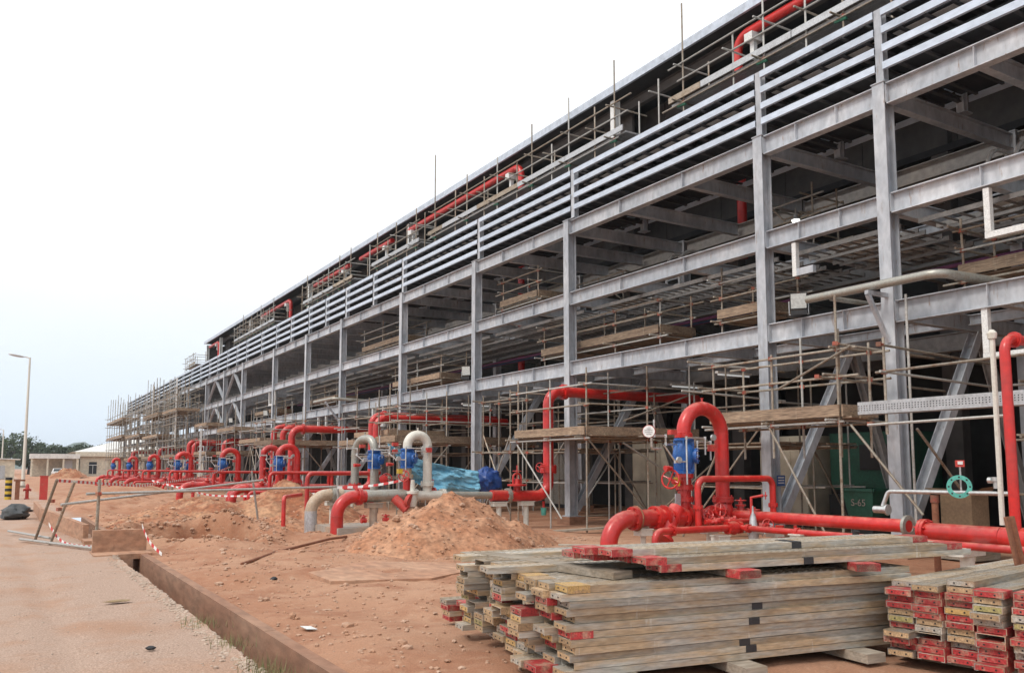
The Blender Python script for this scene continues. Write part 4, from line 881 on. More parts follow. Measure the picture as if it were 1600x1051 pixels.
for j in range(10):
    for k in range(topn[j]):
        c = random.choices(['tan', 'yellow', 'grey', 'red', 'olive'], [44, 12, 20, 19, 5])[0]
        bat = (k//4+j) % 3
        sft = rowoff[j]+random.gauss(0, .065)+(bat-1)*.04-(.02*k if j > 5 else 0)
        if j == 0: sft = random.gauss(.02, .035)
        p = O1+v*(j*.236+random.uniform(-.012, .012))+u*sft
        red = c == 'red'; 
        plank(p.x, p.y, .09+k*PT, A1+random.gauss(0, .006), c, 'plank with %s end, %s layer up, %s row from near side of large stack' % (WORDS[c], ORD[k], ORD[j]), 'planks of the large stack',
              closed=random.random() > .14, band=random.random() < (.6 if red else .2), tape=(1.75+random.uniform(-.12, .12)) if j == 0 and k in (1, 2, 5, 7) else None, tilt=random.uniform(-.0012, .0012))
# bearers under and within the stack
def bearer(x, y, z, ang, L_, lab, m_='wood_grey', red=False, w_=.22, hh=.06):
    t_ = thing('timber_bearer', lab, 'board', (x, y, z), 'boards under and between planks')
    t_.rotation_euler = (0, 0, ang); me = simple('bearer', [((L_/2, 0, hh/2), (L_, w_, hh))], m_); newo('board', me, t_)
    if red: newo('painted_end', simple('bearer_end', [((.09, 0, hh/2), (.18, w_+.006, hh+.006))], 'plank_red'), t_)
for i, s in enumerate((.5, 1.6, 2.9)):
    p = O1+u*s-v*.35; bearer(p.x, p.y, .005, A1+R(90)+jit(.05), 2.9, 'flat grey board on the earth, %s bearer under the large stack' % ORD[i], hh=.08)
ZT = .09+12*PT
for i, (s, o, L_, rd) in enumerate(((1.62, -.28, 1.5, True), (2.9, -.3, 1.6, True), (.62, .1, 2.0, False))):
    p = O1+u*s+v*o; bearer(p.x, p.y, ZT+.004, A1+R(90)+(.05, -.35, .25)[i], L_, 'cross board on the large stack, %s one under the upper planks' % ('middle', 'right', 'left')[i], 'wood_grey', rd)
for lay, rows in ((0, 5), (1, 4), (2, 2)):
    for j in range(rows):
        p = O1+u*(.62+.10*j*(-1 if lay else 1)+random.uniform(-.06, .06)-(.1 if lay == 2 else 0)+.1*(2-lay))+v*(-.03+j*.24+(.22 if lay == 2 else .03*lay))
        plank(p.x, p.y, ZT+.07+lay*PT, A1+R(.6)+random.gauss(0, .006), 'red', 'plank with red end on top of large stack, %s layer, %s from the front' % (('lower', 'middle', 'upper')[lay], ORD[j]), 'planks of the top bundle', band=True, tape=1.55+.2*lay if j == 0 and lay != 1 else None, endtoo=(lay > 0 and j == 0))
for i, (s, o, a) in enumerate(((-.1, 1.15, .02), (-.15, 1.42, .03), (-.2, 1.9, .05), (-.05, 2.12, .03), (-.3, .92, -.05))):
    p = O1+u*s+v*o; plank(p.x, p.y, ZT+.004, A1+a, ('tan', 'yellow', 'tan', 'tan', 'grey')[i], 'loose tread plank on the back of the large stack, %s one' % ORD[i], 'loose planks on the stack', closed=i != 1)
for j in range(2):                              # low side stack
    for k in range(4):
        p = O1+u*(.15+.12*j*(-1)+random.gauss(0, .03))+v*(2.72+j*.25+random.gauss(0, .02)); c = ('tan', 'red', 'red', 'red')[k] if j == 0 else ('red', 'tan', 'red', 'grey')[k]
        plank(p.x, p.y, .03+k*PT, A1+.04+random.gauss(0, .02), c, 'plank with %s end in low side stack, %s layer, %s row' % (WORDS[c], ORD[k], ORD[j]), 'planks of the low side stack', band=c == 'red', closed=random.random() > .3)
A2 = R(9); u2 = Vector((math.cos(A2), math.sin(A2), 0)); v2 = Vector((math.sin(A2), -math.cos(A2), 0)); O2 = Vector((6.82, 4.72, 0))
for j in range(7):
    for k in range((11, 11, 12, 11, 11, 11, 11)[j]):
        c = random.choices(['red', 'tan', 'grey', 'yellow', 'olive'], [62, 20, 10, 4, 4])[0]
        p = O2+v2*(j*.240+random.uniform(-.012, .012)+(.05 if j > 3 else 0))+u2*(random.gauss(0, .035)+(-.06 if k < 4 and j == 0 else 0)+(.06 if j == 2 else 0))
        plank(p.x, p.y, .07+k*PT, A2+random.gauss(0, .008), c, 'plank with %s end, %s layer up, %s row of the right-hand stack' % (WORDS[c], ORD[k], ORD[j]), 'planks of the right-hand stack', closed=random.random() > .08, band=c == 'red', tilt=random.uniform(-.002, .002))
for i, s in enumerate((.4, 2.6)):
    p = O2+u2*s+v2*-.2; bearer(p.x, p.y, .0, A2-R(90), 2.2, 'grey board under the right-hand stack, %s bearer' % ('near', 'far')[i], hh=.06)
q = MB().bar((8.98, 4.93, 1.2), (9.02, 4.80, .35), .12, .03, (0, 1, 0)); q.bar((9.0, 4.925, 1.2), (9.04, 4.795, .35), .03, .09, (0, 1, 0))
tag(q.build('rusty_steel_flat', 'rust', org=(9, 4.8, .4)), 'rusty flat steel bar standing upright out of the right-hand stack', 'steel bar')
# ------------------------------------------------------------------ fittings on the rack
vp = thing('vent_pipe', 'grey bent pipe resting on a triangular bracket across the nearest column', 'pipe', (14.3, 10.2, 5))
MB().pipe([(14.3, 11.75, 5.22), (14.32, 8.85, 5.22), (16.2, 8.45, 5.12)], .085, .25, 14).build('pipe', 'pipe_silver', vp, True); MB().tube([(14.35, 11.2, 5.16), (15.6, 11.0, 5.1)], .055, 12).build('branch', 'pipe_silver', vp, True)
q = MB(); q.bar((14.12, 10.2, 5.08), (14.75, 10.2, 5.08), .08, .08); q.build('bracket_arm', 'steel', vp); MB().bar((14.16, 10.2, 5.04), (14.74, 10.2, 4.15), .08, .07).build('bracket_strut', 'steel', vp)
vp2 = thing('vent_pipe', 'grey bent pipe on a bracket at the sixth column, far left of the tarpaulin', 'pipe', (14.3, 41.9, 5))
MB().pipe([(14.1, 44.0, 5.2), (14.1, 41.0, 5.2), (16.2, 40.6, 5.1)], .085, .25, 10).build('pipe', 'pipe_silver', vp2, True); MB().bar((14.0, 41.9, 5.08), (14.75, 41.9, 4.1), .1, .09).build('bracket_strut', 'steel', vp2)
def flood(lab, x, y, z, tilt=.2):
    t_ = thing('floodlight', lab, 'floodlight', (x, y, z)); a = Vector((-.75, -.62, -.15))
    MB().box((x, y, z+.06), (.34, .34, .10), .7).build('ballast', 'black', t_); c = Vector((x, y, z+.34)); f = MB(); d, e1, e2 = f.frame(a)
    f.bar(c-d*.06, c+d*.06, .36, .36); f.build('housing', 'black', t_); MB().bar(c+d*.062, c+d*.066, .32, .32).build('lens', 'lamp_glass', t_)
    MB().tube([c+e1*.2, c+e1*.2-Vector((0, 0, .3)), c-e1*.2-Vector((0, 0, .3)), c-e1*.2], .015, 6).build('yoke', 'galv', t_)
flood('floodlight on the first beam between the two nearest columns', 14.75, 12.35, 5.0); flood('floodlight on the first beam left of the fourth column', 14.75, 27.85, 5.0); flood('floodlight on the first beam at the eighth column', 14.75, 56.2, 5.0); flood('floodlight on the first beam beyond the ninth column', 14.75, 66.2, 5.0)
wl_ = thing('work_lamp', 'lit twin work lamp hanging inside the second level', 'lamp', (17.6, 14.5, 8.0))
MB().tube([(17.6, 14.5, 8.9), (17.6, 14.5, 8.3)], .02, 6).build('cable', 'black', wl_)
for s in (-.13, .13):
    MB().lathe((17.6+s, 14.5-s, 8.3), (0, 0, -1), [(0, .05), (.08, .07), (.14, .12)], 12).build('lamp_shade', 'galv', wl_, True); MB().lathe((17.6+s, 14.5-s, 8.18), (0, 0, -1), [(0, .10), (.06, .09), (.09, .04)], 12).build('bulb', 'lamp_on', wl_, True)
for i, (x, y) in enumerate(((17.3, 16.8), (18.5, 20.0), (16.6, 30.5), (17.8, 24.5), (17.5, 8.5), (17, 38))):
    t_ = thing('strip_light', 'white strip light under the first level, %s one' % ORD[i], 'strip light', (x, y, 4.2), 'strip lights under the rack'); MB().box((x, y, 4.32), (1.3, .12, .06)).build('housing', 'white', t_); MB().tube([(x-.6, y, 4.26), (x+.6, y, 4.26)], .02, 8).build('tube', 'tube_on', t_)
# things under the rack
sk_ = thing('skip_bin', 'green steel skip lettered S-65 standing under the rack', 'bin', (18.6, 13.8, 0))
q = MB(); q.add([(18.5, 13.45, .5), (19.6, 13.45, .5), (19.6, 14.15, .5), (18.5, 14.15, .5), (18.4, 13.35, 1.16), (19.7, 13.35, 1.16), (19.7, 14.25, 1.16), (18.4, 14.25, 1.16)], [(0, 3, 2, 1), (0, 1, 5, 4), (1, 2, 6, 5), (2, 3, 7, 6), (3, 0, 4, 7)]); q.build('tub', 'green_dark', sk_)
q = MB(); 
for a, b_ in (((18.4, 13.35), (19.7, 13.35)), ((19.7, 13.35), (19.7, 14.25)), ((19.7, 14.25), (18.4, 14.25)), ((18.4, 14.25), (18.4, 13.35))): q.bar((*a, 1.16), (*b_, 1.16), .07, .07)
q.build('rim', 'green_dark', sk_); MB().box((19.05, 13.8, .25), (1.0, .6, .5)).build('stand', 'black', sk_)
def text(s, size, mt, parent, loc, rot, name='lettering'):
    cu = bpy.data.curves.new(name, 'FONT'); cu.body = s; cu.size = size; cu.align_x = 'CENTER'; cu.extrude = .003
    tmp = bpy.data.objects.new('tmp', cu); col.objects.link(tmp); dg = bpy.context.evaluated_depsgraph_get(); me = bpy.data.meshes.new_from_object(tmp.evaluated_get(dg)); bpy.data.objects.remove(tmp)
    me.materials.clear(); me.materials.append(M[mt]); o = bpy.data.objects.new(name, me); col.objects.link(o); o.parent = parent; o.location = Vector(loc)-Vector(ORG[parent.name]); o.rotation_euler = rot; return o
text('S-65', .24, 'concrete', sk_, (18.43, 13.8, .76), (R(90), 0, R(-90)))
gs = thing('generator_set', 'large green machine housing behind the skip under the rack', 'generator', (21.4, 15.1, 0))
MB().box((21.4, 15.1, 1.9), (1.6, 2.4, 1.6)).build('housing', 'green_dark', gs); MB().box((21.4, 15.1, .5), (1.7, 2.5, .9)).build('skid', 'black', gs); MB().box((20.58, 14.8, 2.0), (.03, 1.0, .7)).build('louvre_panel', 'black', gs)
bx_ = thing('carton', 'tan open cardboard carton behind the nearest column base', 'box', (15.3, 9.2, .4)); MB().box((15.5, 9.3, .85), (.55, .6, .75)).build('carton_body', 'carton', bx_); q = MB().add([(15.22, 9.0, 1.23), (15.78, 9.0, 1.23), (15.7, 8.75, 1.38), (15.15, 8.75, 1.34)], [(0, 1, 2, 3)]); q.add([(15.22, 9.6, 1.23), (15.78, 9.6, 1.23), (15.9, 9.85, 1.30), (15.1, 9.85, 1.33)], [(0, 1, 2, 3)]); q.build('flaps', 'carton', bx_); MB().box((15.5, 9.3, .25), (.8, .8, .45)).build('pallet', 'wood_grey', bx_)
# drilling pipe with teal ring on a post
tr = thing('test_pipe', 'horizontal silver pipe with teal flange ring beside the right riser', 'pipe', (12.6, 8, 0))
MB().tube(fillet([(12.55, 8.95, 1.02), (12.6, 8.85, 1.32), (12.6, 6.75, 1.33)], .06, 3), .036, 10).build('pipe', 'chrome', tr, True); MB().lathe((12.5, 8.95, 1.02), (0, -1, 0), [(-.1, .06), (.12, .06), (.13, .09), (.16, .09)], 12).build('coupling', 'chrome', tr, True)
q = MB(); c = Vector((12.52, 7.58, 1.42)); ax = Vector((-.8, -.6, 0)); d, e1, e2 = q.frame(ax); n_ = 28
for k in range(n_+1):
    an = 2*math.pi*k/n_; w_ = e1*math.cos(an)+e2*math.sin(an)
    q.v += [tuple(c+w_*.11), tuple(c+w_*.175), tuple(c+w_*.175+d*.03), tuple(c+w_*.11+d*.03)]
for k in range(n_):
    a, b_ = 4*k, 4*k+4
    for i in range(4): q.f.append((a+i, a+(i+1) % 4, b_+(i+1) % 4, b_+i))
q.build('flange_ring', 'teal', tr, True); q = MB()
for k in range(8):
    an = 2*math.pi*k/8; q.lathe(c+(e1*math.cos(an)+e2*math.sin(an))*.145+d*.028, d, [(0, .014), (.006, .014)], 8)
q.build('bolt_holes', 'black', tr); MB().tube([(12.6, 7.6, 1.33), (12.6, 7.6, 1.72)], .014, 8).build('stem', 'chrome', tr); MB().box((12.6, 7.6, 1.77), (.16, .12, .1), .6).build('red_switch', 'red_matt', tr); MB().box((12.53, 7.55, 1.78), (.012, .07, .05), .6).build('switch_label', 'white', tr)
MB().tube([(12.62, 8.05, -.05), (12.62, 8.05, 1.28)], .05, 12).build('post', 'rust', tr, True); MB().lathe((12.62, 8.05, 1.16), (0, 0, 1), [(0, .065), (.12, .065)], 12).build('post_sleeve', 'coupler', tr, True); q = MB().lathe((12.6, 7.05, 1.4), (0, 0, 1), [(0, .05), (.1, .05), (.11, .08), (.17, .08)], 10); q.lathe((12.6, 7.05, 1.52), (0, 1, 0), [(-.05, .04), (.12, .05)], 10); q.build('regulator', 'chrome', tr, True)
sg = thing('notice_sign', 'small blue notice sign fixed beside the second column', 'sign', (15.2, 13.35, 1.4)); MB().box((15.02, 13.235, 1.42), (.26, .012, .24)).build('board', 'cable_blue', sg); q = MB()
for k in range(3): q.box((15.02, 13.227, 1.49-.06*k), (.19, .004, .022))
q.box((15.02, 13.227, 1.42), (.0, .0, .0)); q.build('lettering', 'white', sg)
for i, (x, y, w_, hh, mt_) in enumerate(((20.6, 17.6, 1.8, 2.5, 'cream'), (21.0, 24.0, 2.4, 2.6, 'cream'), (20.9, 8.2, 2.2, 2.4, 'carton'), (21.2, 30.5, 2.2, 2.3, 'pipe_silver'))):
    t_ = thing('equipment_cabinet', ('dim cream cabinet behind the near station', 'dim cream cabinet past the third column', 'brown crate stack under the rack at right', 'grey cabinet behind the tarpaulin')[i], 'cabinet', (x, y, 0))
    MB().box((x, y, hh/2+.15), (1.0, w_, hh)).build('cabinet_body', mt_, t_)
    for k in range(3): MB().box((x-.51, y-w_/3+k*w_/3, hh/2+.15), (.02, w_/3-.04, hh-.1)).build('door_panel', mt_, t_)
    MB().box((x, y, .08), (1.1, w_+.1, .16)).build('plinth', 'black', t_)
for i, (x, y, z_) in enumerate(((18.0, 9.6, 7.2), (18.2, 20.2, 7.2), (18.2, 29.6, 7.2))):
    t_ = thing('cable_ladder_bend', 'pale curved cable ladder rising inside the second level, %s from the right' % ORD[i], 'cable ladder', (x, y, z_))
    for s_ in (-.3, .3): MB().tube(fillet([(x, y+s_, z_), (x, y+s_, z_+1.5), (x+1.4, y+s_, z_+1.5)], .6), .045, 6).build('side_rail', 'white', t_, True)
    for k in range(5): MB().bar((x, y-.3, z_+.15+.2*k), (x, y+.3, z_+.15+.2*k), .04, .04).build('rung', 'galv', t_)
# tarpaulins
def sheet(name, label, f, nu, nv, mt, base):
    q = MB()
    for i in range(nu+1):
        for k in range(nv+1): q.v.append(tuple(f(i/nu, k/nv)))
    for i in range(nu):
        for k in range(nv): a = i*(nv+1)+k; q.f.append((a, a+nv+1, a+nv+2, a+1))
    o = q.build(name, mt, None, True, base); sm = o.modifiers.new('thick', 'SOLIDIFY'); sm.thickness = .012
    return o
def tp(a, b_):
    x = 9.55+3.05*a; y = 22.9+.25*math.sin(a*3.1)
    def lerp(t_, ps):
        for (p0, v0), (p1, v1) in zip(ps[:-1], ps[1:]):
            if t_ <= p1: return v0+(v1-v0)*(t_-p0)/(p1-p0)
        return ps[-1][1]
    top = lerp(a, [(0, 2.42), (.12, 2.26), (.35, 1.97), (.7, 1.74), (1, 1.60)]); bot = lerp(a, [(0, 2.36), (.1, 2.02), (.25, 1.45), (.45, 1.05), (.75, .92), (1, .88)])+.05*math.sin(a*19)*a
    z_ = top+(bot-top)*b_
    k = min(1, a*3)
    y += k*(.10*math.sin(a*13+b_*4)*b_+.12*fr(a*3.5, b_*2.5, 2)+.07*math.sin(b_*13+a*9)*(1-.5*a)+.08*fr(a*9, b_*7, 5)+.05*abs(math.sin(a*21+b_*11+3*fr(a*3, b_*3, 8))))
    return Vector((x, y, z_-.05*math.sin(b_*math.pi)*math.sin(a*8)*k))
tag(sheet('tarpaulin', '', tp, 60, 22, 'tarp_light', (11, 23, 0)), 'light blue tarpaulin slung from the arch pipes to the fourth column', 'tarpaulin')
q = MB(); c = Vector((13.15, 23.4, 1.32)); nu, nv = 40, 22
for i in range(nv+1):
    for k in range(nu):
        th = math.pi*i/nv; ph = 2*math.pi*k/nu; rr_ = 1+.26*fr(math.cos(ph)*math.sin(th), math.sin(ph)*math.sin(th), math.cos(th), 2.2)+.08*abs(math.sin(ph*7+th*3)); q.v.append((c.x+.46*rr_*math.sin(th)*math.cos(ph), c.y+.34*rr_*math.sin(th)*math.sin(ph), c.z-.05+.42*rr_*math.cos(th)-.12*math.sin(th)*math.cos(ph)*(1 if math.cos(th) < 0 else .3)))
for i in range(nv):
    for k in range(nu): k2 = (k+1) % nu; q.f.append((i*nu+k, (i+1)*nu+k, (i+1)*nu+k2, i*nu+k2))
tag(q.build('tarpaulin_bundle', 'tarp_blue', None, True, (13.1, 23.4, 1)), 'crumpled dark blue tarpaulin bundle hung beside the fourth column', 'tarpaulin')
# ------------------------------------------------------------------ tube barrier, tapes and litter at the left
ba = thing('tube_barrier', 'scaffold-tube barrier with leaning posts beside the drain', 'barrier', (1.7, 19.6, 0))
for p, q_ in (((1.71, 19.5, -.05), (1.73, 19.5, 1.46)), ((.98, 21.9, -.05), (1.32, 20.3, 1.42)), ((.72, 23.2, -.05), (1.05, 21.6, 1.44))): tube(ba, p, q_, 'post', 'tube', .032)
for p, q_ in (((1.5, 19.6, 1.17), (7.7, 21.4, 1.22)), ((1.1, 20.6, .92), (6.4, 24.5, 1.36)), ((.42, 23.2, .04), (1.72, 19.4, .06)), ((.2, 26.0, .06), (1.0, 22.3, .10)), ((7.55, 21.2, .0), (7.48, 21.3, 1.45)), ((6.5, 25.2, 0), (6.2, 25, 1.6))): tube(ba, p, q_, 'rail' if abs(p[2]-q_[2]) < .6 else 'post', 'tube_galv', .03)
for p in ((1.72, 19.5, 1.17), (1.1, 21.2, .80), (1.0, 22.2, .95), (1.72, 19.45, .1)): coupler(ba, p)
def tape(label, pts, n_=40, w_=.07):
    pts = fillet(pts, .6, 5); q = MB(); L_ = [0]
    for a, b_ in zip(pts[:-1], pts[1:]): L_.append(L_[-1]+(b_-a).length)
    N_ = max(6, int(L_[-1]/.13)); pr = []
    for k in range(N_+1):
        s = L_[-1]*k/N_; i = max(i for i in range(len(L_)) if L_[i] <= s+1e-6); i = min(i, len(pts)-2); f = (s-L_[i])/max(1e-6, L_[i+1]-L_[i]); pr.append(pts[i].lerp(pts[i+1], f))
    for k, p in enumerate(pr):
        tw = .5*math.sin(k*.25); o = Vector((.3*math.sin(tw), .3*math.sin(tw), math.cos(tw)))*w_/2; q.v += [tuple(p-o), tuple(p+o)]
    for k in range(N_): q.f.append((2*k, 2*k+2, 2*k+3, 2*k+1))
    o = q.build('warning_tape', ['tape_w', 'tape_r'], None, False, tuple(pr[0])); 
    for k, p in enumerate(o.data.polygons): p.material_index = k % 2
    tag(o, label, 'tape')
tape('red and white tape strung from the drain barrier across to far valve stations', [(1.05, 21.9, 1.42), (3.5, 27, 1.18), (6.5, 34, 1.35), (8.5, 38, 1.75)])
tape('red and white tape hanging in front of the silver arch pipe', [(7.45, 21.2, 1.20), (8.3, 20.9, 1.22), (9.1, 20.4, 1.42)])
tape('red and white tape drooping on the drain crossing wall', [(2.5, 18.9, .55), (2.56, 18.6, .25), (2.75, 17.9, .02)])
tape('red and white tape trailing on the ground by the barrier foot', [(.95, 22.0, .45), (1.15, 21.5, .06), (1.45, 20.5, .03), (1.72, 19.6, .08)])
tape('long red and white tape sagging before the far red stations', [(5.2, 37, 1.2), (7.0, 34.5, .62), (9.0, 33, .62), (12.0, 32, .80)])
def lump(name, label, cat, c, s, mt, seed, flat=.6):
    q = MB(); nu, nv = 22, 12
    for i in range(nv+1):
        for k in range(nu):
            th = math.pi*i/nv; ph = 2*math.pi*k/nu; d = Vector((math.cos(ph)*math.sin(th), math.sin(ph)*math.sin(th), math.cos(th))); rr_ = 1+.35*fr(d.x, d.y, d.z+seed, 1.6); q.v.append((c[0]+d.x*s[0]*rr_, c[1]+d.y*s[1]*rr_, max(c[2]-.02, c[2]+s[2]*.8+d.z*s[2]*rr_)))
    for i in range(nv):
        for k in range(nu): k2 = (k+1) % nu; q.f.append((i*nu+k, (i+1)*nu+k, (i+1)*nu+k2, i*nu+k2))
    tag(q.build(name, mt, None, True, c), label, cat)
lump('rubbish_bag', 'slumped dark plastic sack on the gravel by the barrier', 'bag', (.42, 33.0, .0), (.42, .5, .27), 'bag', 2); lump('rubbish_bag', 'flat black sack scrap behind the slumped sack', 'bag', (.55, 38.5, .0), (.5, .4, .10), 'bag', 6)
lump('cloth_scrap', 'small straw-coloured cloth scrap lying on the gravel road', 'scrap', (1.35, 12.05, 0), (.15, .07, .012), 'straw', 9); lump('cloth_scrap', 'tiny black scrap on the gravel near the drain edge', 'scrap', (1.28, 8.75, 0), (.045, .03, .018), 'black', 12)
lump('cloth_scrap', 'dark scrap on the red earth beside the pale slab', 'scrap', (3.6, 13.0, 0), (.05, .04, .035), 'black', 15)
def paper(label, x, y, z, s, mt='white'):
    q = MB(); a = random.random()*3; z = z+gz(x, y)
    pts = [(-1, -.7, .0), (1, -.6, .02), (1.1, .7, .05), (-.9, .6, .03)]; vs_ = [(x+(p[0]*math.cos(a)-p[1]*math.sin(a))*s, y+(p[0]*math.sin(a)+p[1]*math.cos(a))*s, z+p[2]*s*4) for p in pts]
    q.add(vs_, [(0, 1, 2, 3)]); q.add([(p[0], p[1], p[2]+.004) for p in vs_], [(0, 1, 2, 3)]); tag(q.build('paper_scrap', mt, None, False, (x, y, z)), label, 'litter')
paper('pale blue paper carton flattened on the earth beside the drain', 2.85, 8.9, .02, .09); paper('white paper scrap on the flank of the large earth heap', 7.95, 17.3, .62, .16); paper('white paper scrap near the left bottom of the gravel', -.55, 7.9, .02, .04); paper('white scrap on the earth behind the barrier', 2.9, 23.2, .02, .07)
for i in range(6): paper('small pale scrap on top of the earth heap, %s one' % ORD[i], 8.4+.28*i, 17.3+jit(.2), .9-.05*abs(i-3), .05)
q = MB().tube([(3.6, 15.0, .06), (4.6, 16.6, .07), (6.4, 18.6, .12), (7.0, 19.2, .10)], .03, 8); tag(q.build('ground_hose', 'rust', None, True, (5, 17, 0)), 'long rusty hose lying on the earth towards the beige elbow', 'hose')
def board(label, p, q_, w_=.2, hh=.03, mt='wood_grey'): tag(MB().bar(p, q_, w_, hh).build('loose_board', mt, None, False, p), label, 'board')
board('grey board lying on the ground right of the earth heap', (10.3, 15.2, .06), (11.6, 14.4, .05)); board('timber board leaning near the third column foot', (12.4, 18.6, .05), (14.0, 18.2, .12), .22, .05); board('thin plank lying behind the large stack', (8.2, 9.9, .12), (10.6, 9.6, .10)); board('pale plank lying beneath the rack near second column', (15.5, 15.5, .1), (18.2, 15.0, .1)); board('plank on ground beneath rack past the third column', (15.4, 22.8, .1), (18.6, 23.6, .1))
# grass tufts at the drain edge
q = MB()
for _ in range(420):
    x = random.gauss(1.98, .10); y = random.choice([7.2, 7.45, 7.0, 9.9, 8.6])+random.gauss(0, .18); hh = random.uniform(.03, .13); a = random.random()*6.28; l_ = random.uniform(.01, .07)
    q.add([(x-.003*math.sin(a), y+.003*math.cos(a), -.02), (x+.003*math.sin(a), y-.003*math.cos(a), -.02), (x+math.cos(a)*l_, y+math.sin(a)*l_, hh)], [(0, 1, 2)])
tag(q.build('grass_tufts', 'grass'), 'dry grass tufts on the near drain edge', 'grass', kind='stuff')
# bollard, red post, hydrant
bo = thing('bollard', 'yellow and black striped bollard at the far left road edge', 'bollard', (.3, 53.8, 0))
for k in range(8): MB().lathe((.3, 53.8, k*.15), (0, 0, 1), [(0, .17), (.15, .17)], 14).build('stripe', 'yellow' if k % 2 == 0 else 'black', bo, True)
rp = thing('red_post', 'square red painted post beside the striped bollard', 'post', (1.95, 52.9, 0)); MB().box((1.95, 52.9, .62), (.38, .30, 1.28)).build('shaft', 'red_matt', rp); MB().box((1.95, 52.9, 1.27), (.42, .34, .04)).build('cap', 'red_matt', rp)
hy = thing('fire_hydrant', 'small red hydrant between bollard and red post', 'hydrant', (1.2, 54, 0)); MB().lathe((1.2, 54, 0), (0, 0, 1), [(0, .14), (.05, .14), (.06, .09), (.5, .09), (.52, .15), (.58, .15), (.6, .1), (.78, .08), (.84, .03)], 12).build('barrel', 'red_matt', hy, True); MB().lathe((1.0, 54, .5), (1, 0, 0), [(0, .07), (.06, .07), (.07, .05), (.34, .05), (.35, .07), (.4, .07)], 10).build('outlets', 'red_matt', hy, True)
dp = thing('steel_frame_post', 'dark steel frame beside the striped bollard', 'post', (.75, 53.5, 0)); MB().box((.72, 53.5, .5), (.22, .2, 1.0)).build('post', 'rust', dp); MB().box((.8, 53.5, 1.04), (.55, .25, .1)).build('head_plate', 'rust', dp)
# street lights
def lamp(label, x, y, hgt, arm=1.3):
    t_ = thing('street_lamp', label, 'street lamp', (x, y, 0)); MB().tube([(x, y, 0), (x, y, hgt*.35), (x, y, hgt)], [.16, .13, .08], 10).build('pole', 'pipe_white', t_, True); MB().box((x, y, .1), (.5, .5, .2)).build('base', 'concrete', t_)
    MB().tube([(x, y, hgt-.05), (x-.4, y, hgt+.05)], .05, 8).build('arm', 'pipe_white', t_, True)
    q = MB(); c = (x-.4-arm/2, y, hgt+.12)
    for i in range(9):
        for k in range(12):
            th = math.pi*i/8; ph = 2*math.pi*k/12; q.v.append((c[0]+arm/2*math.cos(th), c[1]+.22*math.sin(th)*math.cos(ph), c[2]-.10*math.cos(th)+.12*math.sin(th)*math.sin(ph)))
    for i in range(8):
        for k in range(12): k2 = (k+1) % 12; q.f.append((i*12+k, i*12+k2, (i+1)*12+k2, (i+1)*12+k))
    q.build('lamp_head', 'galv', t_, True)
lamp('tall street lamp left of the site with oval head', 1.55, 86, 11.5); lamp('distant small street lamp at the left picture edge', -.3, 188, 9.0)
# ------------------------------------------------------------------ far cream buildings
fb = thing('cream_building', 'single-storey cream building with white hipped roof beyond the site', 'building', (20, 205, 0))
for k in range(8): MB().box((15.6+4*k, 200.1, 2.1), (3.98, .2, 4.2)).build('wall', 'cream', fb)
MB().box((13.7, 210, 2.1), (.2, 20, 4.2)).build('wall', 'cream', fb); MB().box((29.6, 199.6, 4.65), (33.4, 1.0, .95)).build('fascia', 'cream', fb)
MB().add([(12.6, 199.2, 5.14), (46.4, 199.2, 5.14), (46.4, 221, 5.14), (12.6, 221, 5.14), (23, 210, 8.2), (36, 210, 8.2)], [(0, 1, 5, 4), (1, 2, 5), (2, 3, 4, 5), (3, 0, 4), (3, 2, 1, 0)]).build('roof', 'roof_white', fb)
for x in (16.3, 23.2, 27.5, 32):
    w_ = MB().box((x, 199.96, 1.75), (1.5, .08, 2.5)).build('window', 'glass_dark', fb); MB().box((x, 199.9, 2.35), (1.7, .06, .12)).build('frame', 'white', w_); MB().box((x, 199.9, 1.2), (.08, .06, 2.2)).build('mullion', 'white', w_)
cp = thing('carport', 'open cream carport left of the cream building', 'carport', (9, 200, 0)); MB().box((8.9, 197, 4.1), (8.8, 8, .95)).build('canopy', 'roof_white', cp)
for x in (4.8, 7.6, 10.4, 13.0): MB().box((x, 193.4, 1.8), (.32, .32, 3.65)).build('post', 'cream', cp)
MB().box((9, 200.6, 1.8), (8.4, .15, 3.6)).build('wall', 'cream', cp); MB().box((11.6, 199, 1.7), (1.5, .2, 3.3)).build('gate_panel', 'galv', cp)
sb_ = thing('small_building', 'small cream hut with flat pale roof at the left edge', 'building', (0, 150, 0)); MB().box((-2.5, 152, 1.5), (8.0, 5, 3.0)).build('wall', 'cream', sb_)
MB().add([(-7, 149, 3.3), (2.2, 149, 2.95), (2.2, 155, 2.95), (-7, 155, 3.3), (-7, 149, 3.45), (2.2, 149, 3.1), (2.2, 155, 3.1), (-7, 155, 3.45)], [(3, 2, 1, 0), (4, 5, 6, 7), (0, 1, 5, 4), (1, 2, 6, 5), (2, 3, 7, 6), (3, 0, 4, 7)]).build('roof', 'roof_white', sb_); MB().box((-.2, 149.46, 1.1), (.9, .06, 2.0)).build('door', 'galv', sb_)
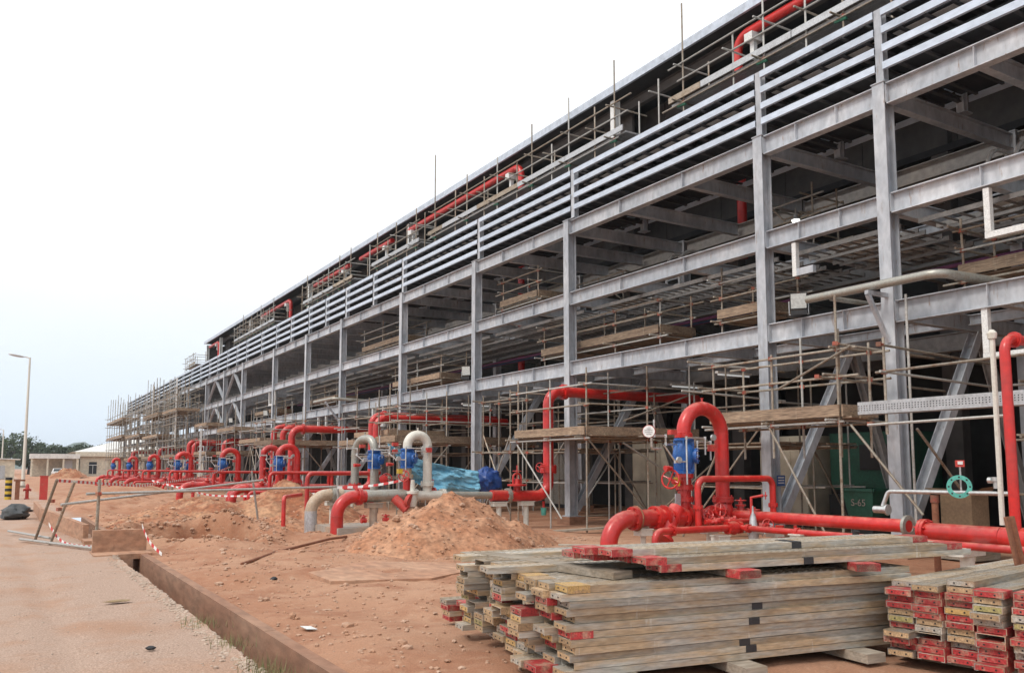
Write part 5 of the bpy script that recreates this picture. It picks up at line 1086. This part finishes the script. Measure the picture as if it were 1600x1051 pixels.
# pickup parked under the carport
tk = thing('pickup_truck', 'white pickup parked under the carport', 'pickup', (9.2, 185, 0)); X, Yv = 9.0, 186
q = MB(); prof = [(-1.0, .45), (-1.0, 1.05), (1.0, 1.05), (1.0, .45)]
q.box((X, Yv, .72), (1.8, 4.6, .62)); b_ = q.build('body', 'white', tk); q = MB().add([(X-.85, Yv-.9, 1.03), (X+.85, Yv-.9, 1.03), (X+.85, Yv+1.0, 1.03), (X-.85, Yv+1.0, 1.03), (X-.7, Yv-.3, 1.65), (X+.7, Yv-.3, 1.65), (X+.7, Yv+.8, 1.65), (X-.7, Yv+.8, 1.65)], [(0, 1, 5, 4), (1, 2, 6, 5), (2, 3, 7, 6), (3, 0, 4, 7), (4, 5, 6, 7)]); q.build('cab', 'white', tk); MB().add([(X-.7, Yv-.86, 1.10), (X+.7, Yv-.86, 1.10), (X+.6, Yv-.40, 1.58), (X-.6, Yv-.40, 1.58)], [(0, 1, 2, 3)]).build('windscreen', 'glass_dark', tk)
for sx in (-.8, .8):
    for sy in (-1.5, 1.4): MB().lathe((X+sx-.11, Yv+sy, .36), (1, 0, 0), [(0, .36), (.22, .36)], 14).build('wheel', 'tyre', tk, True)
    MB().box((X+sx*.8, Yv-2.32, .82), (.3, .05, .16)).build('headlight', 'gauge_face', tk)
MB().box((X, Yv-2.32, .75), (.8, .04, .2)).build('grille', 'black', tk)
# ------------------------------------------------------------------ trees and hill
random.seed(5)
def tree(label, x, y, hgt, rad, mt):
    t_ = thing('broadleaf_tree', label, 'tree', (x, y, 0), 'trees beyond the site'); q = MB().tube([(x, y, 0), (x+.2, y, hgt*.35), (x+.1, y, hgt*.7)], [.35, .25, .1], 8)
    for k in range(6):
        a = random.random()*6.28; z_ = hgt*random.uniform(.3, .55); q.tube([(x+.1, y, z_), (x+math.cos(a)*rad*.6, y+math.sin(a)*rad*.6, z_+hgt*.25)], [.13, .04], 6)
    q.build('trunk', 'bark', t_, True); lv = MB(); cl = []
    for k in range(26):
        a = random.random()*6.28; rr_ = rad*random.random()**.5; z_ = hgt*random.uniform(.28, .93); kk = math.sin(min(1, max(0.12, (z_/hgt-.15)/.85))*math.pi)**.5
        cl.append((x+math.cos(a)*rr_*kk, y+math.sin(a)*rr_*kk, z_, random.uniform(.12, .24)*hgt*.8))
    for cx, cy, cz, cr in cl:
        for _ in range(75):
            d = Vector((random.gauss(0, 1), random.gauss(0, 1), random.gauss(0, .8))).normalized()*cr*random.random()**.35; p = Vector((cx, cy, cz))+d; s = random.uniform(.18, .42); a = Vector((random.gauss(0, 1), random.gauss(0, 1), random.gauss(0, 1))).normalized(); b__ = a.orthogonal().normalized(); c_2 = a.cross(b__)
            lv.add([p-b__*s, p+c_2*s*.6, p+b__*s, p-c_2*s*.6], [(0, 1, 2, 3)])
    lv.build('crown', mt, t_)
tx = [(a_, b_, c_ * .82, d_ * .9) for a_, b_, c_, d_ in [(-9, 262, 12.5, 4.5), (-3, 268, 13.2, 4.6), (2.2, 263, 13.4, 4.4), (6, 270, 12, 4.2), (10, 262, 10.2, 4.0), (14, 268, 10.0, 4.2), (18.2, 262, 10.0, 4.0), (22, 268, 9.8, 4.0), (26, 262, 9.0, 4), (30, 270, 8.4, 4.2), (35, 266, 8.2, 4), (-15, 266, 12, 4.5), (41, 268, 8, 4), (0, 285, 12.4, 5), (12, 288, 10.6, 5), (20, 287, 10.4, 5), (8, 284, 11.0, 4.6)]]
for i, (x, y, h_, r_) in enumerate(sorted(tx)): tree('dark green leafy tree in the far tree line, %s from the left' % ORD[i], x, y, h_, r_, ('leaf_a', 'leaf_b')[i % 2])
hl = MB(); n_ = 60
for i in range(n_+1):
    for k in range(13):
        X = -160+i*10; t0 = k/12; prof_ = 33*math.exp(-((X-66)/26)**2)+9*math.exp(-((X-190)/60)**2)+5*math.exp(-((X+20)/70)**2)+6+1.2*fr(X, 0, 3, .12); hl.v.append((X*2.15, 1950+k*20, prof_*1.5*math.sin(t0*math.pi)+1.5*fr(X, k*14, 1, .09)*math.sin(t0*math.pi)-.5))
for i in range(n_):
    for k in range(12): a = i*13+k; hl.f.append((a, a+13, a+14, a+1))
struct(hl.build('hills', 'hill', None, True))
hz = MB().box((60, 1060, 24), (1700, 2400, 52)).build('haze', 'white'); hz.data.materials.clear()
hm = bpy.data.materials.new('haze'); hm.use_nodes = True; t = hm.node_tree; t.nodes.clear(); o_ = t.nodes.new('ShaderNodeOutputMaterial'); v_ = t.nodes.new('ShaderNodeVolumePrincipled'); v_.inputs['Density'].default_value = .00025; v_.inputs['Color'].default_value = (.84, .93, 1.0, 1); v_.inputs['Anisotropy'].default_value = .2; t.links.new(v_.outputs[0], o_.inputs['Volume']); hz.data.materials.append(hm)
tag(hz, 'thin pale haze filling the air over the whole site', 'haze', kind='stuff')
bpy.context.view_layer.update()
